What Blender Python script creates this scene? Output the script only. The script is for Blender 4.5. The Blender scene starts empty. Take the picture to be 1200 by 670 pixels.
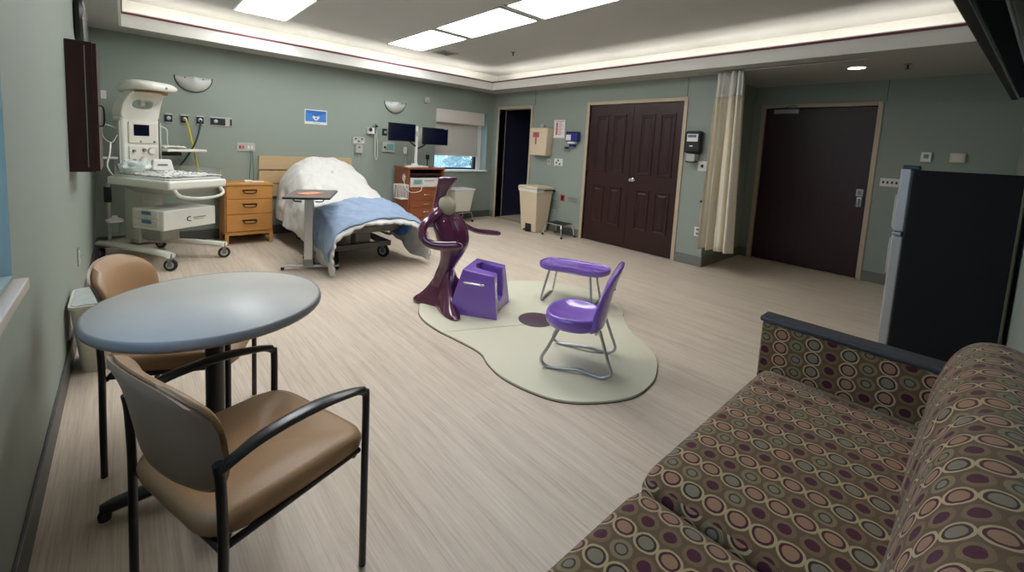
import bpy, bmesh, math, random
from mathutils import Vector, Matrix, noise
random.seed(7)
PI = math.pi
COL = bpy.context.scene.collection

# ------------------------------------------------------------------ materials
def mat(name, col, rough=.5, metal=0., var=0., vscale=8., bump=0., bscale=60., spec=.5, coat=0., alpha=1., trans=0., vary_rough=0., stretch=None):
    m = bpy.data.materials.new(name); m.use_nodes = True
    nt = m.node_tree; b = nt.nodes['Principled BSDF']
    b.inputs['Base Color'].default_value = (*col, 1)
    b.inputs['Roughness'].default_value = rough
    b.inputs['Metallic'].default_value = metal
    b.inputs['Specular IOR Level'].default_value = spec
    b.inputs['Coat Weight'].default_value = coat
    b.inputs['Coat Roughness'].default_value = .08
    b.inputs['Alpha'].default_value = alpha
    b.inputs['Transmission Weight'].default_value = trans
    tc = nt.nodes.new('ShaderNodeTexCoord'); src = tc.outputs['Object']
    if stretch:
        mp = nt.nodes.new('ShaderNodeMapping'); mp.inputs['Scale'].default_value = stretch
        nt.links.new(src, mp.inputs[0]); src = mp.outputs[0]
    if var > 0:
        n = nt.nodes.new('ShaderNodeTexNoise'); n.inputs['Scale'].default_value = vscale; n.inputs['Detail'].default_value = 5
        nt.links.new(src, n.inputs['Vector'])
        mx = nt.nodes.new('ShaderNodeMix'); mx.data_type = 'RGBA'
        mx.inputs[6].default_value = (*[c*(1-var) for c in col], 1)
        mx.inputs[7].default_value = (*[min(1, c*(1+var)) for c in col], 1)
        nt.links.new(n.outputs['Fac'], mx.inputs[0]); nt.links.new(mx.outputs[2], b.inputs['Base Color'])
    if bump > 0:
        n = nt.nodes.new('ShaderNodeTexNoise'); n.inputs['Scale'].default_value = bscale; n.inputs['Detail'].default_value = 4
        nt.links.new(src, n.inputs['Vector'])
        bp = nt.nodes.new('ShaderNodeBump'); bp.inputs['Strength'].default_value = bump; bp.inputs['Distance'].default_value = .01
        nt.links.new(n.outputs['Fac'], bp.inputs['Height']); nt.links.new(bp.outputs[0], b.inputs['Normal'])
    return m

def emis(name, col, strength, streak=False):
    m = bpy.data.materials.new(name); m.use_nodes = True
    nt = m.node_tree; b = nt.nodes['Principled BSDF']
    b.inputs['Base Color'].default_value = (*[c*.8 for c in col], 1)
    b.inputs['Emission Color'].default_value = (*col, 1)
    b.inputs['Emission Strength'].default_value = strength
    if streak:   # the tubes behind the prismatic lens show as faint long bands
        tc = nt.nodes.new('ShaderNodeTexCoord'); sx = nt.nodes.new('ShaderNodeSeparateXYZ'); nt.links.new(tc.outputs['Object'], sx.inputs[0])
        a = nt.nodes.new('ShaderNodeMath'); a.operation = 'MULTIPLY'; a.inputs[1].default_value = 2*PI/.19; nt.links.new(sx.outputs[0], a.inputs[0])
        c = nt.nodes.new('ShaderNodeMath'); c.operation = 'COSINE'; nt.links.new(a.outputs[0], c.inputs[0])
        d = nt.nodes.new('ShaderNodeMath'); d.operation = 'MULTIPLY_ADD'; d.inputs[1].default_value = .14*strength; d.inputs[2].default_value = strength
        nt.links.new(c.outputs[0], d.inputs[0]); nt.links.new(d.outputs[0], b.inputs['Emission Strength'])
    return m

class F:
    """tiny expression builder on Math nodes"""
    def __init__(s, nt, sock): s.nt = nt; s.s = sock
    def op(s, o, *a):
        n = s.nt.nodes.new('ShaderNodeMath'); n.operation = o
        for i, v in enumerate((s,)+a):
            if isinstance(v, F): s.nt.links.new(v.s, n.inputs[i])
            else: n.inputs[i].default_value = v
        return F(s.nt, n.outputs[0])
    def __add__(s, o): return s.op('ADD', o)
    def __sub__(s, o): return s.op('SUBTRACT', o)
    def __mul__(s, o): return s.op('MULTIPLY', o)
    def __truediv__(s, o): return s.op('DIVIDE', o)
    def floor(s): return s.op('FLOOR')
    def fract(s): return s.op('FRACT')
    def lt(s, o): return s.op('LESS_THAN', o)
    def gt(s, o): return s.op('GREATER_THAN', o)
    def sqrt(s): return s.op('SQRT')

def srgb(r, g, b):
    f = lambda c: (c/255/12.92) if c/255 <= .04045 else ((c/255+.055)/1.055)**2.4
    return (f(r), f(g), f(b))

M = {}
M['wall'] = mat('sage wall paint', srgb(142,152,142), .62, var=.03, vscale=1.5, bump=.04, bscale=220)
M['white_paint'] = mat('white cove paint', srgb(240,238,232), .6, bump=.02, bscale=200)
M['ceiling'] = mat('off white ceiling paint', srgb(192,192,189), .8, var=.02, vscale=2)
M['soffit'] = mat('soffit paint', srgb(178,177,173), .8, var=.02, vscale=2)
M['stripe'] = mat('plum cove stripe', srgb(120,62,70), .5, var=.05)
M['baseb'] = mat('grey green vinyl base', srgb(112,114,106), .45, var=.05, vscale=6)
M['baseb_dark'] = mat('dark grey vinyl base', srgb(82,84,80), .45, var=.05, vscale=6)
M['frame'] = mat('beige door frame enamel', srgb(186,168,143), .4, var=.03)
M['door'] = mat('dark mahogany veneer', srgb(50,28,27), .36, var=.3, vscale=6, bump=.05, bscale=30, stretch=(4,4,.4), spec=.35)
M['door_in'] = mat('dark inner bevel', srgb(40,20,24), .4, var=.1)
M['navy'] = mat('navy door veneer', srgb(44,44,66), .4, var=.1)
M['chrome'] = mat('polished chrome', (.75,.75,.77), .18, 1)
M['steel'] = mat('brushed steel', (.55,.55,.56), .35, 1, var=.08, vscale=40)
M['greysteel'] = mat('grey painted steel', srgb(140,140,138), .4, .6)
M['black'] = mat('black enamel tube', srgb(22,22,24), .28, var=.1, spec=.6)
M['black_plastic'] = mat('black plastic', srgb(20,20,23), .35, var=.05)
M['dark_rubber'] = mat('dark rubber', srgb(38,38,40), .7, var=.1)
M['white_plastic'] = mat('white plastic', srgb(222,222,214), .38, var=.02)
M['cream'] = mat('cream plastic', srgb(214,210,196), .45, var=.02)
M['warm_white'] = mat('warmer enamel', srgb(226,226,214), .33, var=.015)
M['beige_bin'] = mat('beige moulded plastic', srgb(214,196,168), .5, var=.02)
M['clear'] = mat('clear acrylic', (.9,.95,.93), .05, trans=.9, spec=.5, alpha=.35)
M['tan'] = mat('tan vinyl', srgb(172,134,94), .42, var=.06, vscale=5, bump=.06, bscale=160)
M['tan_shell'] = mat('taupe vinyl back', srgb(136,112,92), .38, var=.05, vscale=6, bump=.05, bscale=160)
M['laminate'] = mat('grey speckled laminate', srgb(192,190,183), .42, var=.05, vscale=14, bump=.01, bscale=200)
M['table_edge'] = mat('blue grey table edge', srgb(142,142,142), .4, var=.04)
M['oak'] = mat('honey oak veneer', srgb(196,138,72), .42, var=.16, vscale=5, stretch=(1,1,9))
M['oak_pale'] = mat('pale maple laminate', srgb(188,162,122), .45, var=.08, vscale=5, stretch=(1,1,9))
M['cherry'] = mat('cherry veneer', srgb(140,78,46), .4, var=.15, vscale=5, stretch=(1,1,9))
M['dark_handle'] = mat('antique bronze', srgb(52,40,32), .35, .7)
M['duvet'] = mat('white quilted cotton', srgb(202,201,196), .85, bump=.5, bscale=9)
M['blanket'] = mat('blue cotton blanket', srgb(134,152,176), .9, var=.10, vscale=7, bump=.4, bscale=30)
M['bedgrey'] = mat('bed frame grey', srgb(120,118,112), .5, var=.05)
M['bedblue'] = mat('bed bumper blue', srgb(60,110,180), .4)
M['mattress'] = mat('mattress vinyl', srgb(96,118,150), .5)
M['purple'] = mat('glossy purple plastic', srgb(132,94,192), .2, var=.04, vscale=3, spec=.55, coat=.5)
M['maroon'] = mat('glossy maroon plastic', srgb(84,26,62), .17, var=.05, vscale=3, spec=.6, coat=.7)
M['pillow'] = mat('olive grey vinyl pad', srgb(164,158,134), .5, var=.04, bump=.12, bscale=25)
M['mat'] = mat('pale yellow foam mat', srgb(212,209,186), .6, var=.03, vscale=3, bump=.04, bscale=120)
M['mat_edge'] = mat('plum inlay vinyl', srgb(78,54,68), .5, var=.05)
M['fridge'] = mat('black textured fridge side', srgb(9,11,16), .6, bump=.3, bscale=300, spec=.25)
M['fridge_door'] = mat('fridge door silver', srgb(170,170,168), .4, .35)
M['tvglass'] = mat('tv glossy black', srgb(10,11,14), .12, spec=.7)
M['curtain'] = mat('beige privacy curtain cloth', srgb(226,216,194), .9, var=.07, vscale=12, bump=.05, bscale=200)
M['netting'] = mat('white curtain netting', srgb(236,234,226), .9, alpha=.9, bump=.3, bscale=260)
M['arm_cap'] = mat('charcoal arm cap', srgb(66,68,74), .4, var=.03)
M['sconce'] = mat('frosted sconce shell', srgb(198,200,196), .5)
M['gasblack'] = mat('gas outlet black face', srgb(28,30,34), .4)
M['yellow'] = mat('yellow air hose', srgb(206,186,52), .45)
M['green'] = mat('green oxygen hose', srgb(22,52,44), .45)
M['cord'] = mat('grey green cord', srgb(96,120,112), .5)
M['poster_blue'] = mat('poster blue', srgb(62,130,208), .5, var=.06, vscale=12)
M['paper'] = mat('white paper', srgb(226,224,218), .7)
M['darkblue_print'] = mat('dark blue print', srgb(32,74,150), .5)
M['red'] = mat('hazard red', srgb(170,40,36), .5)
M['redprint'] = mat('faded red print', srgb(178,96,104), .5)
M['dispblue'] = mat('violet blue dispenser plastic', srgb(48,46,128), .3)
M['teal'] = mat('teal display', srgb(110,160,156), .3)
M['ltgrey'] = mat('light grey plastic', srgb(178,178,172), .45, var=.03)
M['grey'] = mat('mid grey plastic', srgb(120,124,120), .5)
M['screen'] = mat('dark navy screen', srgb(8,14,34), .15, spec=.6)
M['bluelabel'] = mat('steel blue latch', srgb(84,118,140), .4)
M['heater'] = mat('copper heater reflector', srgb(190,128,58), .3, .5, var=.25, vscale=30)
M['orange'] = mat('orange leaflet', srgb(228,140,106), .6)
M['ob_top'] = mat('overbed table laminate', srgb(108,100,92), .45, var=.06, vscale=12)
M['white_metal'] = mat('white wire', srgb(222,222,218), .4)
M['sill'] = mat('sill laminate', srgb(196,184,172), .4, var=.05)
M['winframe'] = mat('dark window aluminium', srgb(46,46,52), .4)
M['blind'] = mat('roller blind cloth', srgb(186,184,176), .9, bump=.1, bscale=300)
M['blindbox'] = mat('blind cassette cloth', srgb(206,200,192), .7)
M['leaf'] = mat('outdoor leaves', srgb(86,128,70), .7, var=.4, vscale=3)
M['bark'] = mat('bark', srgb(80,62,48), .9, var=.2)
M['grass'] = mat('outdoor lawn', srgb(96,128,74), .9, var=.2)
M['cloud'] = mat('pale outdoor wall', srgb(190,196,200), .9, var=.05)
M['seam'] = mat('wall seam shadow gap', srgb(88,98,92), .8)
M['glass'] = mat('window glass', (.95,.98,1), .02, trans=1., alpha=.25)
M['pane_dark'] = mat('sconce hole', srgb(60,60,60), .5)
M['bag'] = mat('clear plastic bag', srgb(222,230,228), .2, alpha=.6, spec=.7, bump=.4, bscale=25)
M['bagteal'] = mat('teal mask plastic', srgb(120,170,170), .3, alpha=.8)
M['troffer'] = emis('troffer lens', (.98, .99, 1), 7.5, True)
M['cove'] = emis('cove tube', (1, .955, .885), 10.5)
M['downlight'] = emis('downlight lens', (1, .85, .62), 7)

def floor_mat():
    m = bpy.data.materials.new('wood look vinyl floor'); m.use_nodes = True
    nt = m.node_tree; b = nt.nodes['Principled BSDF']; L = nt.links.new
    tc = nt.nodes.new('ShaderNodeTexCoord')
    sx = nt.nodes.new('ShaderNodeSeparateXYZ'); L(tc.outputs['Object'], sx.inputs[0])
    x = F(nt, sx.outputs[0]); y = F(nt, sx.outputs[1])
    col = (x/.16).floor()
    wn = nt.nodes.new('ShaderNodeTexWhiteNoise'); wn.noise_dimensions = '1D'; L(col.s, wn.inputs['W'])
    row = (y/1.2 + F(nt, wn.outputs[0])).floor()
    wn2 = nt.nodes.new('ShaderNodeTexWhiteNoise'); wn2.noise_dimensions = '2D'
    cb = nt.nodes.new('ShaderNodeCombineXYZ'); L(col.s, cb.inputs[0]); L(row.s, cb.inputs[1]); L(cb.outputs[0], wn2.inputs['Vector'])
    mp = nt.nodes.new('ShaderNodeMapping'); mp.inputs['Scale'].default_value = (150, 3.6, 1); mp.inputs['Rotation'].default_value = (0,0,.03); L(tc.outputs['Object'], mp.inputs[0])
    n1 = nt.nodes.new('ShaderNodeTexNoise'); n1.inputs['Scale'].default_value = 1; n1.inputs['Detail'].default_value = 6; n1.inputs['Roughness'].default_value = .65; L(mp.outputs[0], n1.inputs['Vector'])
    mp2 = nt.nodes.new('ShaderNodeMapping'); mp2.inputs['Scale'].default_value = (28, 1.1, 1); L(tc.outputs['Object'], mp2.inputs[0])
    n2 = nt.nodes.new('ShaderNodeTexNoise'); n2.inputs['Scale'].default_value = 1; n2.inputs['Detail'].default_value = 4; L(mp2.outputs[0], n2.inputs['Vector'])
    f = F(nt, n1.outputs['Fac'])*.62 + F(nt, n2.outputs['Fac'])*.38 + (F(nt, wn2.outputs[0]) - .5)*.05
    r = nt.nodes.new('ShaderNodeValToRGB'); L(f.s, r.inputs[0])
    r.color_ramp.elements[0].position = .30; r.color_ramp.elements[0].color = (*srgb(176,160,143), 1)
    r.color_ramp.elements[1].position = .72; r.color_ramp.elements[1].color = (*srgb(226,213,196), 1)
    e = r.color_ramp.elements.new(.5); e.color = (*srgb(207,192,174), 1)
    L(r.outputs[0], b.inputs['Base Color'])
    b.inputs['Roughness'].default_value = .42; b.inputs['Specular IOR Level'].default_value = .4
    bp = nt.nodes.new('ShaderNodeBump'); bp.inputs['Strength'].default_value = .08; bp.inputs['Distance'].default_value = .004
    L(n1.outputs['Fac'], bp.inputs['Height']); L(bp.outputs[0], b.inputs['Normal'])
    return m
M['floor'] = floor_mat()

def fabric_mat():
    """woven upholstery: columns of ringed ovals alternating with columns of plum dots (UV in metres)"""
    m = bpy.data.materials.new('oval pattern upholstery'); m.use_nodes = True
    nt = m.node_tree; b = nt.nodes['Principled BSDF']; L = nt.links.new
    uv = nt.nodes.new('ShaderNodeUVMap'); uv.uv_map = 'UVMap'
    wob = nt.nodes.new('ShaderNodeTexNoise'); wob.inputs['Scale'].default_value = 30; L(uv.outputs[0], wob.inputs['Vector'])
    sx = nt.nodes.new('ShaderNodeSeparateXYZ'); L(uv.outputs[0], sx.inputs[0])
    w = (F(nt, wob.outputs['Fac']) - .5)*.006
    u = F(nt, sx.outputs[0]) + w; v = F(nt, sx.outputs[1]) + w
    PU, PV = .122, .060
    def cell(ou, ov, salt):
        a = u/PU + ou; c = v/PV + ov
        du = (a.fract() - .5)*PU; dv = (c.fract() - .5)*PV
        cb = nt.nodes.new('ShaderNodeCombineXYZ'); L((a.floor() + salt).s, cb.inputs[0]); L(c.floor().s, cb.inputs[1])
        wn = nt.nodes.new('ShaderNodeTexWhiteNoise'); wn.noise_dimensions = '2D'; L(cb.outputs[0], wn.inputs['Vector'])
        return du, dv, F(nt, wn.outputs[0])
    def dist(du, dv, ru, rv): return ((du/ru)*(du/ru) + (dv/rv)*(dv/rv)).sqrt()
    def mix(fac, A, B):
        n = nt.nodes.new('ShaderNodeMix'); n.data_type = 'RGBA'
        L(fac.s, n.inputs[0])
        for k, c in ((6, A), (7, B)):
            if isinstance(c, tuple): n.inputs[k].default_value = (*c, 1)
            else: L(c, n.inputs[k])
        return n.outputs[2]
    olive = srgb(112,90,66); light = srgb(174,156,116); plum = srgb(74,26,44); tanc = srgb(150,116,90); green = srgb(124,116,98); dark = srgb(58,40,38); brown = srgb(88,68,48)
    wv = nt.nodes.new('ShaderNodeTexNoise'); wv.inputs['Scale'].default_value = 400; L(uv.outputs[0], wv.inputs['Vector'])
    base = mix(F(nt, wv.outputs['Fac']), brown, olive)
    # ringed column
    du, dv, r = cell(0, 0, 0)
    d = dist(du, dv, .031, .0305)
    isg = r.lt(.33); isd = r.gt(2.)
    core = mix(isg, tanc, green); ring = mix(isg, plum, dark)
    c = mix(d.lt(1.0), base, light)
    c = mix(d.lt(.80), c, ring)
    c = mix(d.lt(.60), c, core)
    # dotted column
    du2, dv2, r2 = cell(.5, .5, 17.)
    d2 = dist(du2, dv2, .029, .026)
    isr = r2.lt(.36)
    halo = mix(isr, srgb(118,96,68), srgb(128,114,82))
    rg = mix(isr, plum, srgb(66,58,46)); co = mix(isr, plum, green)
    k = mix(d2.lt(1.0), c, halo); k = mix(d2.lt(.62), k, rg); k = mix(d2.lt(.44), k, co)
    # the ringed ovals lie over the halos
    k = mix(d.lt(1.0), k, c)
    L(k, b.inputs['Base Color'])
    b.inputs['Roughness'].default_value = .85; b.inputs['Specular IOR Level'].default_value = .25
    b.inputs['Sheen Weight'].default_value = .15
    bp = nt.nodes.new('ShaderNodeBump'); bp.inputs['Strength'].default_value = .25; bp.inputs['Distance'].default_value = .002
    L(wv.outputs['Fac'], bp.inputs['Height']); L(bp.outputs[0], b.inputs['Normal'])
    return m
M['fabric'] = fabric_mat()

def plaid_mat():
    m = mat('printed baby blanket', srgb(220,220,214), .9)
    nt = m.node_tree; b = nt.nodes['Principled BSDF']
    tc = nt.nodes.new('ShaderNodeTexCoord'); v = nt.nodes.new('ShaderNodeTexVoronoi'); v.inputs['Scale'].default_value = 26
    nt.links.new(tc.outputs['Object'], v.inputs[0])
    r = nt.nodes.new('ShaderNodeValToRGB'); r.color_ramp.elements[0].position = .30; r.color_ramp.elements[0].color = (*srgb(60,66,72), 1)
    r.color_ramp.elements[1].position = .40; r.color_ramp.elements[1].color = (*srgb(224,224,218), 1)
    nt.links.new(v.outputs['Distance'], r.inputs[0]); nt.links.new(r.outputs[0], b.inputs['Base Color'])
    return m
M['baby'] = plaid_mat()

# ------------------------------------------------------------------ mesh building
class B:
    def __init__(s): s.bm = bmesh.new(); s.mi = 0; s.uv = s.bm.loops.layers.uv.new('UVMap')
    def _f(s, vs):
        try: f = s.bm.faces.new(vs); f.material_index = s.mi; f.smooth = True; return f
        except ValueError: return None
    def box(s, c, size, rot=None):
        hx, hy, hz = [k/2 for k in size]; R = rot or Matrix.Identity(3); c = Vector(c)
        v = [s.bm.verts.new(c + R @ Vector((x*hx, y*hy, z*hz))) for z in (-1,1) for y in (-1,1) for x in (-1,1)]
        for q in ((0,2,3,1),(4,5,7,6),(0,1,5,4),(2,6,7,3),(0,4,6,2),(1,3,7,5)): s._f([v[i] for i in q])
        return s
    def bb(s, x0, x1, y0, y1, z0, z1): return s.box(((x0+x1)/2,(y0+y1)/2,(z0+z1)/2), (abs(x1-x0),abs(y1-y0),abs(z1-z0)))
    def taper(s, c, s0, s1, h, off=(0,0)):
        c = Vector(c); v = []
        for z, (a, b_), (ox, oy) in ((0, s0, (0,0)), (h, s1, off)):
            for sy in (-1,1):
                for sx in (-1,1): v.append(s.bm.verts.new(c + Vector((sx*a/2+ox, sy*b_/2+oy, z))))
        for q in ((0,2,3,1),(4,5,7,6),(0,1,5,4),(2,6,7,3),(0,4,6,2),(1,3,7,5)): s._f([v[i] for i in q])
        return s
    def rings(s, R, cap=True, closed=False):
        V = [[s.bm.verts.new(Vector(p)) for p in r] for r in R]; n = len(V[0])
        rng = range(len(V) if closed else len(V)-1)
        for i in rng:
            a, b_ = V[i], V[(i+1) % len(V)]
            for j in range(n): s._f([a[j], a[(j+1) % n], b_[(j+1) % n], b_[j]])
        if cap and not closed: s._f(V[0][::-1]); s._f(V[-1])
        return s
    def tube(s, pts, r, seg=10, closed=False, smooth=0, flat=1., cap=True, up=None):
        pts = [Vector(p) for p in pts]; rs = r if isinstance(r, (list, tuple)) else [r]*len(pts)
        if smooth: pts, rs = catmull(pts, rs, smooth, closed)
        n = len(pts); R = []; prev = None
        for i, p in enumerate(pts):
            if closed: t = pts[(i+1) % n] - pts[i-1]
            else: t = pts[min(i+1, n-1)] - pts[max(i-1, 0)]
            t.normalize()
            if prev is None:
                ref = Vector(up) if up else (Vector((0,0,1)) if abs(t.z) < .9 else Vector((1,0,0)))
            else: ref = prev
            nrm = (ref - t*ref.dot(t))
            if nrm.length < 1e-6: nrm = t.orthogonal()
            nrm.normalize(); prev = nrm if not up else Vector(up); bn = t.cross(nrm)
            rr = rs[i]; ra, rb = (rr, rr*flat) if not isinstance(rr, (list, tuple)) else rr
            R.append([p + nrm*(math.cos(a)*rb) + bn*(math.sin(a)*ra) for a in [2*PI*k/seg for k in range(seg)]])
        return s.rings(R, cap=cap, closed=closed)
    def cyl(s, p0, p1, r0, r1=None, seg=20):
        p0, p1 = Vector(p0), Vector(p1); return s.tube([p0, p1], [r0, r0 if r1 is None else r1], seg)
    def sph(s, c, r, seg=16, ring=10, rot=None):
        c = Vector(c); r = r if isinstance(r, (tuple, list)) else (r, r, r); R = []; Q = rot or Matrix.Identity(3)
        for i in range(1, ring):
            t = PI*i/ring
            R.append([c + Q @ Vector((r[0]*math.sin(t)*math.cos(a), r[1]*math.sin(t)*math.sin(a), -r[2]*math.cos(t))) for a in [2*PI*k/seg for k in range(seg)]])
        return s.rings(R)
    def lathe(s, prof, c=(0,0,0), seg=28, axis='Z', sy=1., torus=False):
        c = Vector(c); R = []
        for r, z in prof:
            row = []
            for k in range(seg):
                a = 2*PI*k/seg; x, y = r*math.cos(a), r*math.sin(a)*sy
                row.append(c + (Vector((x, y, z)) if axis == 'Z' else Vector((z, x, y)) if axis == 'X' else Vector((x, z, y))))
            R.append(row)
        return s.rings(R, cap=not torus, closed=torus)
    def prism(s, poly, z0, z1, inset=0):
        lo = [(x, y, z0) for x, y in poly]; hi = [(x, y, z1) for x, y in poly]
        return s.rings([lo, hi])
    def grid(s, P, uvs=None):
        V = [[s.bm.verts.new(Vector(p)) for p in r] for r in P]
        for i in range(len(V)-1):
            for j in range(len(V[0])-1):
                f = s._f([V[i][j], V[i][j+1], V[i+1][j+1], V[i+1][j]])
                if uvs and f:
                    for l, (a, b_) in zip(f.loops, ((i,j),(i,j+1),(i+1,j+1),(i+1,j))): l[s.uv].uv = uvs[a][b_]
        return s
    def mul(s, mtx): bmesh.ops.transform(s.bm, matrix=mtx, verts=s.bm.verts); return s

def catmull(pts, rs, k, closed=False):
    n = len(pts); op, orr = [], []
    tup = isinstance(rs[0], (list, tuple))
    segs = n if closed else n-1
    for i in range(segs):
        g = (lambda j: pts[j % n]) if closed else (lambda j: pts[max(0, min(n-1, j))])
        p0, p1, p2, p3 = g(i-1), g(i), g(i+1), g(i+2)
        for q in range(k):
            t = q/k
            op.append(.5*((2*p1) + (p2-p0)*t + (2*p0-5*p1+4*p2-p3)*t*t + (3*p1-p0-3*p2+p3)*t**3))
            a, b_ = rs[i % n], rs[(i+1) % n]
            orr.append(tuple(a[m]*(1-t)+b_[m]*t for m in (0,1)) if tup else a*(1-t)+b_*t)
    if not closed: op.append(pts[-1]); orr.append(rs[-1])
    return op, orr

def bez(pts, k=8, closed=False):
    return [tuple(p) for p in catmull([Vector((*p, 0)) if len(p) == 2 else Vector(p) for p in pts], [1]*len(pts), k, closed)[0]]

def obj(name, b, m, parent=None, loc=None, bevel=0, seg=3, sub=0, rotz=0, ang=38, solid=0, keep_uv=False, fix=True):
    bm = b.bm
    if fix:
        bmesh.ops.recalc_face_normals(bm, faces=bm.faces)
    me = bpy.data.meshes.new(name); bm.to_mesh(me); bm.free()
    for x in (m if isinstance(m, (list, tuple)) else [m]): me.materials.append(M[x] if isinstance(x, str) else x)
    me.set_sharp_from_angle(angle=math.radians(ang))
    o = bpy.data.objects.new(name, me); COL.objects.link(o)
    if parent: o.parent = parent
    if loc: o.location = loc
    if rotz: o.rotation_euler.z = rotz
    if solid:
        md = o.modifiers.new('thickness', 'SOLIDIFY'); md.thickness = solid; md.offset = 0
    if bevel:
        md = o.modifiers.new('rounding', 'BEVEL'); md.width = bevel; md.segments = seg; md.limit_method = 'ANGLE'; md.angle_limit = math.radians(35); md.harden_normals = True
    if sub:
        md = o.modifiers.new('smooth', 'SUBSURF'); md.levels = sub; md.render_levels = sub
    return o

def tag(o, label=None, cat=None, group=None, kind=None):
    if label: o['label'] = label
    if cat: o['category'] = cat
    if group: o['group'] = group
    if kind: o['kind'] = kind
    return o
def thing(name, label, cat, loc=(0,0,0), rotz=0, group=None):
    o = bpy.data.objects.new(name, None); o.empty_display_size = .1; COL.objects.link(o)
    o.location = loc; o.rotation_euler.z = rotz
    return tag(o, label, cat, group)
def struct(name, b, m, **k): o = obj(name, b, m, **k); o['kind'] = 'structure'; return o
def dup(o, loc=None, rotz=None, label=None, parent=None):
    c = o.copy(); COL.objects.link(c)
    if parent: c.parent = parent
    if loc is not None: c.location = loc
    if rotz is not None: c.rotation_euler.z = rotz
    if label: c['label'] = label
    for ch in list(o.children): dup(ch, parent=c)
    return c

# ------------------------------------------------------------------ the room
XL, XR, XA, YB, YN = -.265, 5.46, 6.74, 6.63, -.22
ZS, ZC = 2.44, 2.80
YA = 2.31           # alcove corner
T = .15
struct('floor', B().bb(XL-.4, XA+.3, YN-.3, YB+.4, -.1, 0), 'floor')

def wall_with_hole(axis, pos, thick, a0, a1, z0, z1, holes, m, name):
    """wall slab between a0..a1 with rectangular holes [(h0,h1,z0,z1)]"""
    b = B(); cuts = sorted(holes); cur = a0
    def add(p, q, lo, hi):
        if q-p < 1e-4 or hi-lo < 1e-4: return
        if axis == 'X': b.bb(pos, pos+thick, p, q, lo, hi)
        else: b.bb(p, q, pos, pos+thick, lo, hi)
    for h0, h1, hz0, hz1 in cuts:
        add(cur, h0, z0, z1); add(h0, h1, z0, hz0); add(h0, h1, hz1, z1); cur = h1
    add(cur, a1, z0, z1)
    return struct(name, b, m)
WX0, WX1, WZ0, WZ1 = 4.12, 5.30, .93, 2.03
wall_with_hole('Y', YB, .32, XL-.3, XR+.9, 0, ZS+.02, [(WX0, WX1, WZ0, WZ1)], 'wall', 'wall_back')
LY0, LY1, LZ0, LZ1 = .25, 1.95, .91, 2.1
wall_with_hole('X', XL, -.3, YN-.3, YB+.3, 0, ZS+.02, [(LY0, LY1, LZ0, LZ1)], 'wall', 'wall_left')
struct('wall_near', B().bb(XL-.3, XA+.3, YN-.15, YN, 0, ZC+.1), 'wall')
D1 = (5.575, 6.455); D2 = (2.715, 4.255)
wall_with_hole('X', XR, T, YA, YB, 0, ZS+.02, [(D2[0], D2[1], 0, 2.13), (D1[0], D1[1], 0, 2.13)], 'wall', 'wall_right')
struct('wall_alcove_side', B().bb(XR+T, XA, YA, YA+.12, 0, ZS+.02), 'wall')
D3 = (.93, 2.15)
wall_with_hole('X', XA, .2, YN, YA, 0, ZS+.02, [(D3[0], D3[1], 0, 2.14)], 'wall', 'wall_alcove')
# room behind door 1
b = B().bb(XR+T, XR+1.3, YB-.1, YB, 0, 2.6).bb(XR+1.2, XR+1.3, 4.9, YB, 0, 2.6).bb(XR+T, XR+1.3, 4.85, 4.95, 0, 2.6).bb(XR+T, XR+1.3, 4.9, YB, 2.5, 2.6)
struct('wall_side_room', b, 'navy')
struct('light_block_doors', B().bb(XR+T+.01, XR+.5, D2[0]-.1, D2[1]+.1, -.02, 0).bb(XR+.5, XR+.55, D2[0]-.1, D2[1]+.1, 0, 2.4).bb(XR+T, XR+.5, D2[0]-.15, D2[0]-.1, 0, 2.4).bb(XR+T, XR+.5, D2[1]+.1, D2[1]+.15, 0, 2.4).bb(XR+T, XR+.5, D2[0]-.1, D2[1]+.1, 2.3, 2.4), 'navy')  # unseen box added behind the double doors to block outside light leaking in
struct('light_block_entry', B().bb(XA+.21, XA+.26, D3[0]-.1, D3[1]+.1, 0, 2.4), 'navy')  # unseen slab added behind the entry door to keep sky light out
# ceiling: soffit ring, lips, trough, raised ceiling
FX0, FX1, FY0, FY1 = -.02, 5.08, .02, 6.25
XT = 5.5
b = B().bb(XL, FX0, YN, YB, ZS, ZS+.03).bb(FX0, FX1, FY1, YB, ZS, ZS+.03).bb(FX1, XA+.1, YN, YB, ZS, ZS+.03).bb(FX0, FX1, YN, FY0, ZS, ZS+.03)
struct('ceiling_soffit', b, 'soffit')
LT = 2.60
b = B().bb(FX0, FX0+.02, FY0, FY1, ZS-.001, LT).bb(FX1-.02, FX1, FY0, FY1, ZS-.001, LT).bb(FX0+.02, FX1-.02, FY1-.02, FY1, ZS-.001, LT).bb(FX0+.02, FX1-.02, FY0, FY0+.02, ZS-.001, LT)
struct('trim_1', b, 'white_paint')
b = B().bb(FX0+.018, FX0+.03, FY0+.03, FY1-.03, 2.568, 2.588).bb(FX1-.03, FX1-.018, FY0+.03, FY1-.03, 2.568, 2.588).bb(FX0+.018, FX1-.018, FY1-.03, FY1-.018, 2.568, 2.588).bb(FX0+.018, FX1-.018, FY0+.018, FY0+.03, 2.568, 2.588)
struct('trim_2', b, 'stripe')
b = B().bb(XL-.02, XL, YN, YB, ZS+.02, ZC+.1).bb(XL, XT, YB, YB+.02, ZS+.02, ZC+.1).bb(XT, XT+.02, YN, YB, ZS+.03, ZC+.1).bb(XL, XT, YN-.02, YN+.002, ZS+.02, ZC+.1)
struct('trim_3', b, 'white_paint')
struct('ceiling', B().bb(XL-.1, XT+.1, YN-.1, YB+.1, ZC, ZC+.1), 'ceiling')

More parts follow.
